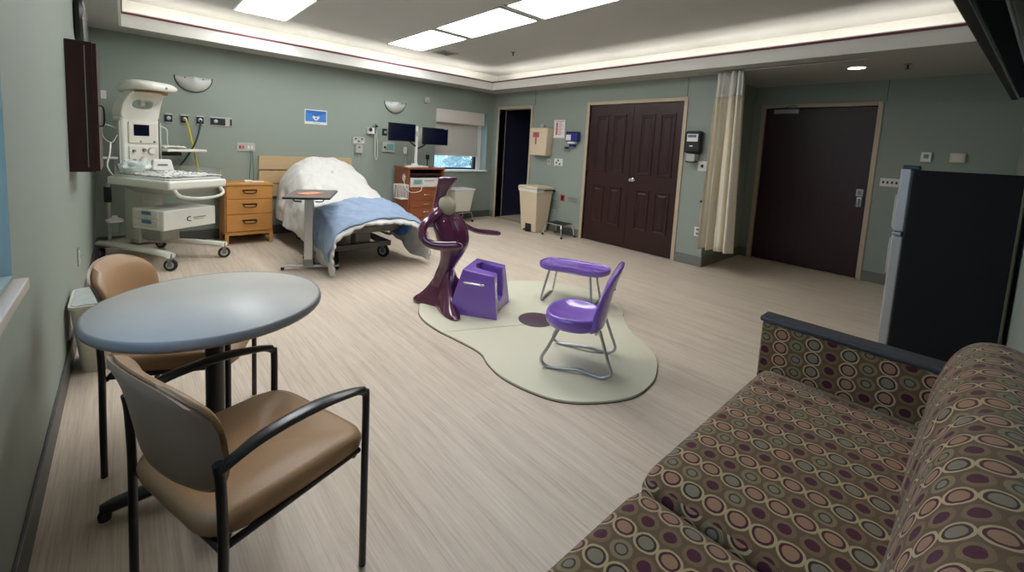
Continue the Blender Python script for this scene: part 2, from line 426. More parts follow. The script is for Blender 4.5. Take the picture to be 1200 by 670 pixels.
# baseboards
struct('baseboard_back', B().bb(XL, XR, YB-.012, YB, 0, .13), 'baseb_dark', bevel=.003)
struct('baseboard_left', B().bb(XL, XL+.012, YN, YB, 0, .13), 'baseb_dark', bevel=.003)
b = B()
for y0, y1 in ((YA, D2[0]-.05), (D2[1]+.05, D1[0]-.05), (D1[1]+.05, YB)): b.bb(XR-.012, XR, y0, y1, 0, .13)
struct('baseboard_right', b, 'baseb', bevel=.003)
b = B().bb(XR-.012, XA, YA-.012, YA, 0, .13)
struct('baseboard_alcove_side', b, 'baseb', bevel=.003)
b = B().bb(XA-.012, XA, YN, D3[0]-.05, 0, .13).bb(XA-.012, XA, D3[1]+.05, YA, 0, .13)
struct('baseboard_alcove', b, 'baseb', bevel=.003)
# door frames
def frame(n, X, y0, y1, zt, w=.05, d=.17):
    b = B().bb(X-.018, X+d, y0-w, y0, 0, zt+w).bb(X-.018, X+d, y1, y1+w, 0, zt+w).bb(X-.018, X+d, y0, y1, zt, zt+w)
    return struct('trim_%d' % n, b, 'frame', bevel=.004)
frame(4, XR, D1[0], D1[1], 2.13); frame(5, XR, D2[0], D2[1], 2.13); frame(6, XA, D3[0], D3[1], 2.14, d=.14)
struct('trim_7', B().bb(XR-.02, XR+T, D1[0], D1[1], 0, .012), 'frame')
# vertical wall panel seams
for i, (X, y, z0) in enumerate(((XR, 5.49, 2.18), (XR, 2.69, 2.18), (XA, .86, 2.19), (XR, 2.69, .13))):
    if i < 3: struct('trim_%d' % (8+i), B().bb(X-.003, X+.002, y-.004, y+.004, z0, ZS), 'seam')

# doors
def panel_leaf(parent_name, y0, y1, X, z1=2.125):
    d = struct(parent_name, B().bb(X, X+.045, y0, y1, .01, z1), 'door', bevel=.002)
    return d
yc = 3.475
for n, (a, c) in ((2, (D2[0]+.002, yc-.002)), (3, (yc+.002, D2[1]-.002))):
    d = panel_leaf('door_%d' % n, a, c, XR+.02)
    w = (c-a); 
    for k in (0, 1):
        p0 = a + w*(.14 + .40*k); p1 = p0 + w*.30
        for z0, z1 in ((.30, .90), (1.10, 1.98)):
            X = XR+.02
            fr = B()
            t = .014
            t = .022
            R_ = []
            for ins, dep in ((0,.002),(.004,-.012),(t,-.013),(t+.014,-.001),(t+.03,-.001),(t+.05,-.011)):
                R_.append([(X+dep, p0+ins, z0+ins), (X+dep, p1-ins, z0+ins), (X+dep, p1-ins, z1-ins), (X+dep, p0+ins, z1-ins)])
            fr.rings(R_)
            obj('door_panel', fr, 'door', d, bevel=.002, ang=20)
    side = a if n == 2 else c
    for z in (.22, 1.06, 1.92):
        obj('hinge', B().cyl((XR+.012, side + (.002 if n == 2 else -.002), z-.05), (XR+.012, side + (.002 if n == 2 else -.002), z+.05), .007), 'steel' if n == 2 else 'dark_handle', d)
    if n == 2:
        k = obj('door_knob', B().lathe([(.030,0),(.030,-.006),(.012,-.01),(.011,-.035),(.026,-.045),(.032,-.06),(.024,-.074),(.004,-.078)], (XR+.02, c-.06, 1.03), axis='X'), 'chrome', d)
        obj('lock_plate', B().lathe([(.022,0),(.022,-.004),(.02,-.006)], (XR+.02, c-.06, 1.035), axis='X'), 'chrome', d)
        obj('door_lever', B().tube([(XR-.03, c-.06, 1.03), (XR-.045, c-.09, 1.03), (XR-.04, c-.14, 1.028)], .009, smooth=4), 'chrome', d)
# door 1: navy leaf standing ajar inside the side room
R1 = Matrix.Rotation(math.radians(-62), 3, 'Z')
d = struct('door_1', B().box(Vector((XR+T+.02, D1[0]+.02, 1.07)) + R1 @ Vector((0,.43,0)), (.045, .86, 2.1), R1), 'navy', bevel=.003)
for z0, z1 in ((.3,.9),(1.1,1.95)):
    for k in (.1, .5):
        fr = B(); cc = Vector((XR+T+.02, D1[0]+.02, (z0+z1)/2)) + R1 @ Vector((-.024, k+.15, 0))
        fr.box(cc, (.01, .27, z1-z0), R1)
        obj('door_panel', fr, 'navy', d, bevel=.003)
# door 4: entry
d = struct('door_4', B().bb(XA+.03, XA+.075, D3[0]+.003, D3[1]-.003, .01, 2.135), 'door', bevel=.002)
lk = B().bb(XA+.004, XA+.03, .965, 1.035, 1.03, 1.12)
h = obj('lock_case', lk, 'ltgrey', d, bevel=.004)
obj('lock_window', B().bb(XA, XA+.006, .98, 1.02, 1.05, 1.10), 'grey', h)
obj('door_handle', B().tube([(XA+.03, 1.0, .99), (XA-.02, 1.0, .99), (XA-.03, 1.0, .975), (XA-.03, 1.0, .90)], .013, smooth=4), 'steel', d)
obj('handle_plate', B().bb(XA+.02, XA+.031, .975, 1.025, .90, 1.02), 'steel', d, bevel=.003)
cl = obj('door_closer', B().bb(XA-.035, XA+.03, 1.74, 2.04, 2.06, 2.125), 'greysteel', d, bevel=.006)
obj('closer_arm', B().tube([(XA-.0, 1.93, 2.125), (XA-.09, 1.86, 2.15), (XA-.05, 1.80, 2.165), (XA+.0, 1.76, 2.165)], .008), 'greysteel', cl)

# window 1 (back) : reveal is the wall hole itself
w = struct('window_1', B().bb(WX0, WX0+.03, YB+.2, YB+.25, WZ0, WZ1).bb(WX1-.16, WX1-.10, YB+.2, YB+.25, WZ0, WZ1).bb(WX0, WX1-.1, YB+.2, YB+.25, WZ0, WZ0+.035).bb(WX0, WX1-.1, YB+.2, YB+.25, WZ1-.04, WZ1), 'winframe')
obj('window_jamb', B().bb(WX1-.10, WX1, YB+.18, YB+.26, WZ0, WZ1), 'white_paint', w)
obj('window_glass', B().bb(WX0+.03, WX1-.16, YB+.222, YB+.226, WZ0+.035, WZ1-.04), 'glass', w)
obj('window_sill', B().bb(WX0, WX1+.03, YB-.03, YB+.2, WZ0-.03, WZ0+.003), 'white_paint', w, bevel=.004)
# window 2 (left wall)
w = struct('window_2', B().bb(XL-.26, XL-.22, LY0, LY0+.05, LZ0, LZ1).bb(XL-.26, XL-.22, LY1-.04, LY1, LZ0, LZ1).bb(XL-.26, XL-.22, LY0, LY1, LZ0, LZ0+.05).bb(XL-.26, XL-.22, LY0, LY1, LZ1-.05, LZ1), 'winframe')
obj('window_glass', B().bb(XL-.243, XL-.238, LY0+.05, LY1-.04, LZ0+.05, LZ1-.05), 'glass', w)
obj('window_sill', B().bb(XL-.22, XL+.032, LY0-.03, LY1+.02, LZ0-.05, LZ0-.015), 'sill', w, bevel=.005)
# roller blind on the back window
t = thing('roller_blind', 'off-white roller blind half drawn down over the far window', 'blind', ((WX0+WX1)/2, YB, WZ1-.1))
obj('cassette', B().bb(-.585, .47, -.055, .05, -.14, .095), 'blindbox', t, bevel=.006)
obj('blind_cloth', B().bb(-.56, .40, .05, .056, -.72, -.1), 'blind', t)
obj('hem_bar', B().bb(-.56, .40, .044, .062, -.74, -.715), 'blindbox', t, bevel=.004)

# ceiling lights
def troffer(x0, x1, y0, y1, label):
    t = thing('ceiling_light', label, 'ceiling light', ((x0+x1)/2, (y0+y1)/2, ZC), 0, 'recessed fluorescent ceiling lights')
    a, c = (x1-x0)/2, (y1-y0)/2
    obj('light_frame', B().bb(-a, -a+.02, -c, c, -.012, .0).bb(a-.02, a, -c, c, -.012, .0).bb(-a, a, -c, -c+.02, -.012, .0).bb(-a, a, c-.02, c, -.012, .0), 'white_metal', t, bevel=.002)
    obj('light_lens', B().bb(-a+.02, a-.02, -c+.02, c-.02, -.006, -.001), 'troffer', t)
    return t
troffer(2.83, 3.41, 4.75, 5.96, 'white lit ceiling panel next to the square ceiling vent, farthest of its row')
troffer(2.83, 3.41, 3.44, 4.66, 'white lit ceiling panel in the middle of the row of three')
troffer(2.83, 3.41, 2.13, 3.36, 'white lit ceiling panel cut by the top frame edge, nearest of its row')
troffer(.95, 1.52, 4.78, 5.97, 'white lit ceiling panel above the bed, on its own at the left')
for y, l_ in ((3.47, 'unseen lit ceiling panel added for light, next after the one above the bed'), (2.16, 'unseen lit ceiling panel added for light, nearest the round table')): troffer(.95, 1.52, y, y+1.2, l_)  # out-of-view panels continuing the left row, added to light the room
# cove tubes behind the lip
k = 0
def cove(p0, p1):
    b = B().cyl(p0, p1, .013, seg=8); o = obj('cove_light', b, 'cove')
    tag(o, 'warm fluorescent tube hidden in the ceiling cove', 'cove light', 'tubes in the ceiling cove')
n = 5
for i in range(n):
    L_ = (FY1-FY0-.1)/n; y = FY0+.05+i*L_
    cove((FX1+.13, y+.04, ZS+.07), (FX1+.13, y+L_-.04, ZS+.07)); cove((FX0-.10, y+.04, ZS+.07), (FX0-.10, y+L_-.04, ZS+.07))
n = 4
for i in range(n):
    L_ = (FX1-FX0-.1)/n; x = FX0+.05+i*L_
    cove((x+.04, FY1+.13, ZS+.07), (x+L_-.04, FY1+.13, ZS+.07))

t = thing('recessed_downlight', 'round lit downlight in the soffit above the entry door', 'downlight', (5.79, 1.02, ZS))
obj('trim_ring', B().lathe([(.095,0),(.095,-.006),(.078,-.008),(.075,0)], torus=True), 'white_metal', t)
obj('light_lens', B().lathe([(.074,-.001),(.074,-.004),(.01,-.005)]), 'downlight', t)
sp = bpy.data.lights.new('downlight_lamp', 'SPOT'); sp.energy = 5; sp.spot_size = 2.2; sp.spot_blend = .7; sp.shadow_soft_size = .07; sp.color = (1,.84,.62)
so = bpy.data.objects.new('downlight_lamp', sp); COL.objects.link(so); so.parent = t; so.location = (0,0,-.02)
def sprinkler(x, y, z, label):
    t = thing('fire_sprinkler', label, 'sprinkler', (x, y, z), 0, 'ceiling sprinklers')
    obj('escutcheon', B().lathe([(.035,0),(.035,-.004),(.015,-.01)]), 'grey', t)
    obj('sprinkler_head', B().lathe([(.009,-.008),(.009,-.03),(.004,-.045),(.022,-.047),(.022,-.05),(.003,-.052)]), 'dark_handle', t)
    return t
sprinkler(5.83, .62, ZS, 'small dark sprinkler head in the soffit right of the downlight')
sprinkler(4.28, 4.83, ZC, 'small sprinkler head on the raised ceiling near the far corner')
def vent(x, y, s, label):
    t = thing('ceiling_vent', label, 'vent', (x, y, ZC), 0, 'square ceiling vents')
    obj('vent_frame', B().bb(-s,s,-s,-s+.025,-.012,0).bb(-s,s,s-.025,s,-.012,0).bb(-s,-s+.025,-s,s,-.012,0).bb(s-.025,s,-s,s,-.012,0), 'ltgrey', t, bevel=.003)
    obj('vent_backing', B().bb(-s+.02,s-.02,-s+.02,s-.02,-.003,0), 'dark_rubber', t)
    bl = B()
    for q in (.75, .5, .25):
        e = s*q; w_ = .012
        bl.bb(-e,e,-e,-e+w_,-.014,-.004).bb(-e,e,e-w_,e,-.014,-.004).bb(-e,-e+w_,-e,e,-.014,-.004).bb(e-w_,e,-e,e,-.014,-.004)
    obj('louvre', bl, 'grey', t)
vent(3.71, 5.76, .14, 'square louvred ceiling vent right of the farthest lit panel')
vent(.62, 5.60, .12, 'square louvred ceiling vent at the top left of the frame')

# curtain track + curtain
tag(obj('curtain_track', B().tube([(5.31,.87,ZS-.012),(5.31,1.6,ZS-.012),(5.31,2.5,ZS-.012)], .011, smooth=4, flat=.8), 'ltgrey'), 'thin grey curtain track fixed under the soffit before the entry door', 'curtain track')
def curtain():
    t = thing('privacy_curtain', 'beige privacy curtain with white netting top gathered at the alcove corner', 'curtain', (5.33, 2.12, 0))
    n = 90
    def row(z, f, m_=n):
        out = []
        for i in range(m_+1):
            s_ = i/m_
            k = 1 - (z-.28)/2.14
            y = .15 - (.30+.10*k)*s_ + .05*k
            x = .070*math.sin(s_*PI*8 + .6) *(1+.35*k) + .022*math.sin(s_*PI*21+1+z) + .05*k*(s_-.5)
            y += .02*math.sin(s_*PI*9 + 2.2 + z*.4)
            out.append((x, y, z + .006*math.sin(s_*30)))
        return out
    zs = [.28 + (2.13-.28)*i/24 for i in range(25)]
    obj('curtain_cloth', B().grid([row(z, 0) for z in zs]), 'curtain', t, solid=.004, ang=80)
    zs = [2.13 + (2.41-2.13)*i/6 for i in range(7)]
    obj('curtain_netting', B().grid([row(z, 0) for z in zs]), 'netting', t, solid=.002, ang=80)
    for i in range(9):
        r_ = row(2.41, 0)[i*10]; obj('curtain_hook', B().cyl((r_[0]*.5, r_[1], 2.40), (-.02, r_[1], 2.428), .004, seg=6), 'steel', t)
curtain()

# ------------------------------------------------------------------ wall fittings
def on_back(x0, x1, z0, z1, d=.02, m='cream', bevel=.003): return B().bb(x0, x1, -d, 0, z0, z1)
def sconce(x, label):
    t = thing('wall_sconce', label, 'wall light', (x, YB, 1.955), 0, 'half-round wall sconces')
    R = []; n = 14
    b = B(); P = []
    for i in range(n+1):
        a = PI*i/n; row = []
        for j in range(9):
            q = j/8*PI/2
            row.append((-math.cos(a)*.185*math.cos(q)**.6 if j < 8 else 0, -.10*math.sin(q), .095 - math.sin(a)*.18*math.cos(q)**.9 if j < 8 else .095-0.0*math.sin(a)))
        P.append(row)
    # bowl: quarter ellipsoid
    P = []
    for i in range(n+1):
        a = PI*i/n
        P.append([(.185*math.cos(a)*math.cos(q), -.10*math.sin(q)*math.sin(a)**.5 if 0 < i < n else 0, .09-.18*math.sin(a)*math.cos(q)) for q in [PI/2*j/8 for j in range(9)]])
    obj('sconce_shell', B().grid(P), 'sconce', t, solid=.006, ang=80)
    obj('sconce_rim', B().tube([(.188*math.cos(PI*i/20), -.006, .09-.185*math.sin(PI*i/20)) for i in range(21)], .006, seg=6), 'dark_handle', t)
    for dx in (-.09, 0, .09):
        obj('dark_hole_dot', B().sph((dx, -.088 + abs(dx)*.28, .066), .008, 8, 6), 'pane_dark', t)  # dark bead stands in for the shade inside a small hole
sconce(.645, 'grey half-round wall sconce above the infant warmer')
sconce(3.33, 'grey half-round wall sconce above the twin monitors')

def gas(x0, x1, label, big=False):
    t = thing('gas_outlet', label, 'gas outlet', ((x0+x1)/2, YB, 1.522), 0, 'medical gas outlets on the back wall'); a = (x1-x0)/2
    obj('cover_plate', B().bb(-a, a, -.012, 0, -.058, .058), 'ltgrey', t, bevel=.003)
    if not big:
        obj('outlet_face', B().bb(-a+.002, a-.002, -.018, -.01, -.045, .04), 'gasblack', t, bevel=.002)
        obj('outlet_socket', B().lathe([(.022,-.018),(.022,-.024),(.012,-.026),(.012,-.02)], axis='Y'), 'steel', t)
    else:
        obj('outlet_face', B().bb(-a+.004, a-.075, -.018, -.01, -.045, .04), 'gasblack', t, bevel=.002)
        obj('outlet_socket', B().lathe([(.022,-.018),(.022,-.024),(.012,-.026),(.012,-.02)], (-a+.06, 0, 0), axis='Y'), 'steel', t)
        obj('slide_bracket', B().bb(a-.025, a-.004, -.018, -.01, -.045, .04), 'gasblack', t)
gas(.24, .305, 'black gas outlet half hidden behind the warmer column')
gas(.357, .434, 'black-faced gas outlet with empty round socket, left of the yellow hose')
gas(.511, .587, 'black-faced gas outlet with the yellow hose plugged in')
gas(.665, .742, 'black-faced gas outlet with the dark green hose plugged in')
gas(.805, 1.042, 'wide double gas outlet plate, rightmost above the nightstand', True)
tag(obj('air_hose', B().tube([(.55, YB-.03, 1.52), (.56, YB-.09, 1.50), (.60, YB-.10, 1.30), (.64, YB-.14, 1.05), (.66, YB-.2, .86), (.62,YB-.3,.80), (.45, YB-.33, .83)], .011, smooth=6), 'yellow'), 'yellow hose hanging from its gas outlet behind the warmer', 'hose')
tag(obj('oxygen_hose', B().tube([(.705, YB-.03, 1.52), (.70, YB-.09, 1.48), (.64, YB-.16, 1.25), (.52, YB-.2, 1.02), (.42, YB-.25, .90), (.32, YB-.3, .80)], .010, smooth=6), 'green'), 'dark green hose slanting down from its gas outlet behind the warmer', 'hose')

t = thing('wall_outlet', 'steel plate with sockets on the back wall above the nightstand', 'outlet', (1.195, YB, 1.21))
obj('cover_plate', B().bb(-.105, .105, -.012, 0, -.055, .055), 'ltgrey', t, bevel=.003)
for x, m_ in ((-.065, 'red'), (-.03, 'redprint'), (.03, 'white_plastic'), (.07, 'white_plastic')):
    obj('socket', B().bb(x-.013, x+.013, -.017, -.01, -.024, .018), m_, t, bevel=.002)
tag(obj('power_cord', B().tube([(1.245, YB-.015, 1.17), (1.25, YB-.03, 1.05), (1.235, YB-.03, .8), (1.24, YB-.02, .5)], .005, smooth=5, seg=6), 'cord'), 'left of two grey-green cords hanging behind the nightstand', 'cord', 'cords behind the nightstand')
tag(obj('power_cord', B().tube([(1.265, YB-.015, 1.17), (1.275, YB-.03, 1.05), (1.285, YB-.03, .8), (1.27, YB-.02, .5)], .005, smooth=5, seg=6), 'cord'), 'right of two grey-green cords hanging behind the nightstand', 'cord', 'cords behind the nightstand')

t = thing('wall_poster', 'small blue poster with white border on the wall above the bed', 'poster', (2.085, YB, 1.685))
obj('poster_sheet', B().bb(-.155, .155, -.004, 0, -.105, .105), 'paper', t)
obj('blue_panel', B().bb(-.145, .145, -.006, -.003, -.068, .092), 'poster_blue', t)
b = B()
random.seed(3)
for z, a, c in ((.078,-.13,.13),(.062,-.12,.135),(.044,-.06,.09),(.030,-.03,.04)):
    x = a
    while x < c-.01:
        w_ = random.uniform(.012,.03); b.bb(x, min(c, x+w_), -.0075, -.0055, z-.005, z+.005); x += w_+.006
obj('printed_text', b, 'darkblue_print', t)
hp = bez([(-.05,.005),(-.03,.012),(0,.004),(.03,.012),(.05,.005),(.03,-.03),(0,-.052),(-.03,-.03)], 4, True)
b = B().rings([[(p[0], -.006, p[1]) for p in hp], [(p[0], -.0085, p[1]) for p in hp]])
obj('printed_emblem', b, 'paper', t)
obj('emblem_centre', B().lathe([(.014,-.0085),(.014,-.0095)], (0,0,-.018), axis='Y'), 'poster_blue', t)
obj('printed_footer', B().bb(-.03,-.005,-.006,-.003,-.088,-.080).bb(0,.05,-.006,-.003,-.087,-.082), 'grey', t)

t = thing('bed_control_panel', 'pale switch panel with knobs on the wall right of the headboard', 'control panel', (2.725, YB, 1.376))
obj('cover_plate', B().bb(-.10, .10, -.02, 0, -.05, .058), 'ltgrey', t, bevel=.004)
for x, z in ((-.05,.03),(0,-.01),(.05,.03),(.06,-.02),(-.06,-.025)):
    obj('switch', B().bb(x-.012, x+.012, -.026, -.018, z-.01, z+.01), 'dark_handle' if x == 0 or z > 0 else 'white_plastic', t)
obj('lower_box', B().bb(-.055, .055, -.045, 0, -.19, -.06), 'ltgrey', t, bevel=.005)
obj('round_switch', B().lathe([(.018,-.045),(.016,-.052)], (0,0,-.10), axis='Y'), 'grey', t)
obj('cord', B().tube([(0,-.02,-.19),(.005,-.03,-.3),(.0,-.02,-.5),(-.02,-.03,-.62)], .005, smooth=4, seg=6), 'ltgrey', t)

t = thing('suction_regulator', 'white and chrome suction regulator with a hanging tube loop above the bed', 'regulator', (2.93, YB, 1.57))
obj('regulator_body', B().bb(-.075,.03,-.07,0,-.075,.02), 'white_plastic', t, bevel=.01)
obj('gauge', B().lathe([(.03,-.07),(.032,-.08),(.027,-.088)], (-.045,0,-.01), axis='Y'), 'chrome', t)
obj('flow_meter', B().cyl((.04,-.05,-.06),(.04,-.05,.09),.015).bb(.015,.07,-.05,0,.03,.07), 'chrome', t)
obj('knob', B().lathe([(.02,-.07),(.018,-.10)], (.05,0,.05), axis='Y'), 'dark_rubber', t)
obj('tube', B().tube([(.045,-.05,-.05),(.05,-.05,-.2),(.052,-.05,-.42),(.07,-.05,-.48),(.092,-.05,-.42),(.088,-.05,-.2),(.06,-.04,-.0)], .005, smooth=5, seg=6), 'white_plastic', t)

t = thing('nurse_call_station', 'grey wall panel with a teal display left of the monitor cart', 'panel', (3.226, YB, 1.298))
obj('cover_plate', B().bb(-.108,.108,-.02,0,-.083,.083), 'ltgrey', t, bevel=.005)
obj('panel_display', B().bb(-.03,.085,-.024,-.018,-.05,.05), 'teal', t)
obj('round_button', B().lathe([(.02,-.02),(.018,-.027)], (-.065,0,-.005), axis='Y'), 'dark_rubber', t)
t = thing('gas_outlet', 'single black gas outlet at the left edge of the left monitor', 'gas outlet', (3.155, YB, 1.54), 0, 'medical gas outlets on the back wall')
obj('outlet_face', B().bb(-.04,.04,-.016,0,-.055,.055), 'gasblack', t, bevel=.003)
obj('outlet_socket', B().lathe([(.022,-.016),(.022,-.024),(.012,-.026),(.012,-.02)], (.01,0,0), axis='Y'), 'steel', t)
t = thing('wall_sensor', 'small white sensor box high on the back wall left of the blind', 'sensor', (3.92, YB, 2.143))
obj('sensor_body', B().bb(-.045,.045,-.03,0,-.05,.05), 'ltgrey', t, bevel=.006)
obj('sensor_window', B().bb(-.02,.02,-.034,-.028,-.03,-.01), 'grey', t)
t = thing('call_handset', 'white bedside handset hanging on the wall below the left monitor', 'handset', (3.53, YB, 1.27))
obj('handset_body', B().bb(-.03,.03,-.035,0,-.08,.04), 'white_plastic', t, bevel=.012)
obj('cord', B().tube([(0,-.02,-.08),(.01,-.03,-.2),(-.03,-.03,-.3)], .004, smooth=4, seg=6), 'white_plastic', t)

# right wall fittings: local frame, x' = along -Y (image right), out = -X
def rthing(name, label, cat, y, z, X=XR, group=None): return thing(name, label, cat, (X, y, z), -PI/2, group)
# in this frame local (x, y, z): +x -> world -Y ; local -y -> world -X (into the room)
t = rthing('sharps_container_cabinet', 'beige wall box with a red hazard label beside the open doorway', 'sharps cabinet', 5.22, 1.545)
obj('cabinet_body', B().taper((0,-.075,-.25), (.38,.15), (.44,.15), .46).bb(-.20,.20,-.13,-.01,.2,.225), 'beige_bin', t, bevel=.018)
obj('hazard_label', B().bb(-.13,.02,-.154,-.149,.06,.15), 'redprint', t)
sy = B()
for i in range(3):
    a = PI/2 + i*2*PI/3; c = Vector((-.055, 0, .105)) + Vector((math.cos(a), 0, math.sin(a)))*.018
    sy.tube([(c.x+.012*math.cos(k), -.156, c.z+.012*math.sin(k)) for k in [a+.6+2*PI*.8*j/10 for j in range(11)]], .0025, seg=5)
obj('hazard_symbol', sy, 'red', t)
obj('hazard_stem', B().bb(-.065,-.038,-.154,-.149,-.06,.06), 'red', t)
obj('cabinet_lock', B().lathe([(.012,0),(.011,.012)], (.19,-.08,.0), axis='X'), 'steel', t)
t = rthing('alarm_beacon', 'small clear dome on top of the beige wall box', 'beacon', 5.25, 1.795)
obj('beacon_dome', B().bb(-.045,.045,-.05,0,-.02,.04), 'ltgrey', t, bevel=.012)
obj('beacon_base', B().bb(-.05,.05,-.03,0,-.03,-.015), 'cream', t)
t = rthing('framed_notice', 'white framed notice with red print between the doors', 'notice', 4.867, 1.757)
obj('notice_frame', B().bb(-.134,.134,-.012,0,-.160,.160), 'ltgrey', t, bevel=.003)
obj('notice_sheet', B().bb(-.118,.118,-.015,-.011,-.144,.144), 'paper', t)
obj('printed_column', B().bb(-.075,-.035,-.0165,-.014,-.10,.11), 'redprint', t)
b = B()
for i in range(10): b.bb(-.015, .04+.03*((i*7)%3)/2, -.0165,-.014, .10-i*.022, .108-i*.022)
obj('printed_lines', b, 'redprint', t)
obj('printed_heading', B().bb(-.09,.09,-.0165,-.014,.122,.130), 'grey', t)
t = rthing('sanitizer_dispenser', 'violet-blue hand sanitizer dispenser left of the double doors', 'dispenser', 4.53, 1.60)
obj('dispenser_body', B().bb(-.125,.125,-.10,0,-.05,.10), 'dispblue', t, bevel=.022)
obj('dispenser_label', B().bb(-.10,.0,-.105,-.098,-.03,.06), 'paper', t)
obj('dispenser_top', B().bb(-.12,.12,-.095,0,.085,.112), 'screen', t, bevel=.01)
obj('dispenser_neck', B().bb(-.07,.075,-.10,-.01,-.085,-.05), 'white_plastic', t, bevel=.012)
obj('dispenser_nozzle', B().bb(-.045,.05,-.09,-.01,-.128,-.08), 'dispblue', t, bevel=.01)
t = rthing('thermostat', 'small grey thermostat below the blue sanitizer dispenser', 'thermostat', 4.668, 1.43)
obj('thermostat_body', B().bb(-.064,.064,-.02,0,-.047,.047), 'grey', t, bevel=.004)
obj('thermostat_window', B().bb(-.045,.045,-.024,-.018,.0,.032), 'dark_handle', t)
t = rthing('light_switch', 'white two-gang switch plate right below the beige wall box', 'switch', 4.847, 1.20, group='switch plates and sockets')
obj('cover_plate', B().bb(-.095,.095,-.008,0,-.06,.06), 'white_plastic', t, bevel=.003)
for x, z in ((-.04,-.01),(.0,.03),(.035,-.03)): obj('switch_toggle', B().bb(x-.01,x+.01,-.02,-.006,z-.014,z+.014), 'dark_handle', t)
t = rthing('light_switch', 'narrow grey switch plate under the beige wall box', 'switch', 5.06, 1.195, group='switch plates and sockets')
obj('cover_plate', B().bb(-.045,.045,-.012,0,-.05,.05), 'ltgrey', t, bevel=.003)
obj('switch_toggle', B().bb(-.008,.008,-.022,-.01,-.015,.015), 'grey', t)
t = rthing('emergency_socket', 'small dark red socket above the step stool', 'socket', 4.703, .604, group='switch plates and sockets')
obj('cover_plate', B().bb(-.043,.043,-.008,0,-.053,.053), 'red', t, bevel=.003)
obj('socket', B().bb(-.018,.018,-.011,-.006,-.032,.032), 'dark_handle', t)
def access(y, w_, z, h_, label):
    t = rthing('wall_access_cover', label, 'access panel', y, z, group='sage access panels')
    obj('panel_plate', B().bb(-w_,w_,-.006,0,-h_,h_), 'wall', t, bevel=.002)
    lb = B()
    for i in range(5): lb.bb(-w_*.8,w_*.8,-.010,-.005,-h_*.55+i*h_*.25,-h_*.47+i*h_*.25)
    obj('panel_slots', lb, 'seam', t)
access(4.48, .12, .597, .063, 'sage slotted access panel left of the double door frame')
access(4.92, .13, .475, .13, 'sage access panel half hidden behind the tall beige bin')
t = rthing('soap_dispenser', 'black wall dispenser with white label right of the double doors', 'dispenser', 2.523, 1.58)
obj('dispenser_body', B().bb(-.108,.108,-.10,0,-.13,.155), 'black_plastic', t, bevel=.035)
obj('dispenser_label', B().bb(-.07,.07,-.104,-.098,.02,.115), 'paper', t)
obj('label_print', B().bb(-.06,.05,-.106,-.103,.07,.105), 'bluelabel', t)
obj('badge', B().bb(-.03,.01,-.104,-.098,-.045,-.03), 'paper', t)
obj('drip_tray', B().bb(-.055,.06,-.12,0,-.24,-.14), 'ltgrey', t, bevel=.008)
obj('tray_lip', B().tube([(-.07,-.07,-.23),(-.03,-.13,-.24),(.05,-.13,-.24),(.065,-.07,-.23)], .010, smooth=4), 'black_plastic', t)
t = rthing('light_switch', 'white single switch plate beside the beige curtain', 'switch', 2.51-.02, 1.295, group='switch plates and sockets')
t.location.y = 2.405
obj('cover_plate', B().bb(-.055,.055,-.008,0,-.062,.062), 'white_plastic', t, bevel=.003)
obj('switch_toggle', B().bb(-.014,.014,-.02,-.006,-.02,.02), 'dark_handle', t)
t = rthing('wall_outlet', 'white double socket low beside the curtain hem', 'outlet', 2.388, .45, group='switch plates and sockets')
obj('cover_plate', B().bb(-.04,.04,-.008,0,-.06,.06), 'white_plastic', t, bevel=.003)
for z in (-.027,.027): obj('socket', B().bb(-.016,.016,-.011,-.006,z-.016,z+.016), 'grey', t)
t = rthing('curtain_tieback_hook', 'small dark hook on the wall edge left of the curtain', 'hook', 2.372, .845)
obj('hook_base', B().lathe([(.018,0),(.016,-.008)], axis='Y'), 'dark_handle', t)
obj('hook_arm', B().tube([(0,-.005,0),(0,-.035,-.005),(0,-.04,.015)], .005, smooth=3), 'dark_handle', t)
# alcove wall
t = rthing('light_switch', 'white four-gang switch plate between the entry door and fridge', 'switch', .731, 1.228, XA, 'switch plates and sockets')
obj('cover_plate', B().bb(-.09,.09,-.008,0,-.05,.05), 'white_plastic', t, bevel=.003)
for x in (-.06,-.02,.02,.06): obj('switch_toggle', B().bb(x-.008,x+.008,-.018,-.006,-.015,.015), 'dark_handle', t)
t = rthing('wall_sensor', 'small white wall box above the fridge, left of the wider one', 'sensor', .452, 1.545, XA)
obj('sensor_body', B().bb(-.045,.045,-.03,0,-.055,.055), 'white_plastic', t, bevel=.005)
obj('sensor_window', B().bb(-.02,.02,-.034,-.028,-.015,.03), 'grey', t)
t = rthing('door_chime', 'wide beige wall box above the fridge, right of the smaller one', 'chime', .205, 1.548, XA)
obj('chime_body', B().bb(-.06,.06,-.035,0,-.053,.053), 'beige_bin', t, bevel=.004)
obj('chime_cover', B().bb(-.045,.045,-.04,-.033,-.04,.04), 'cream', t, bevel=.003)

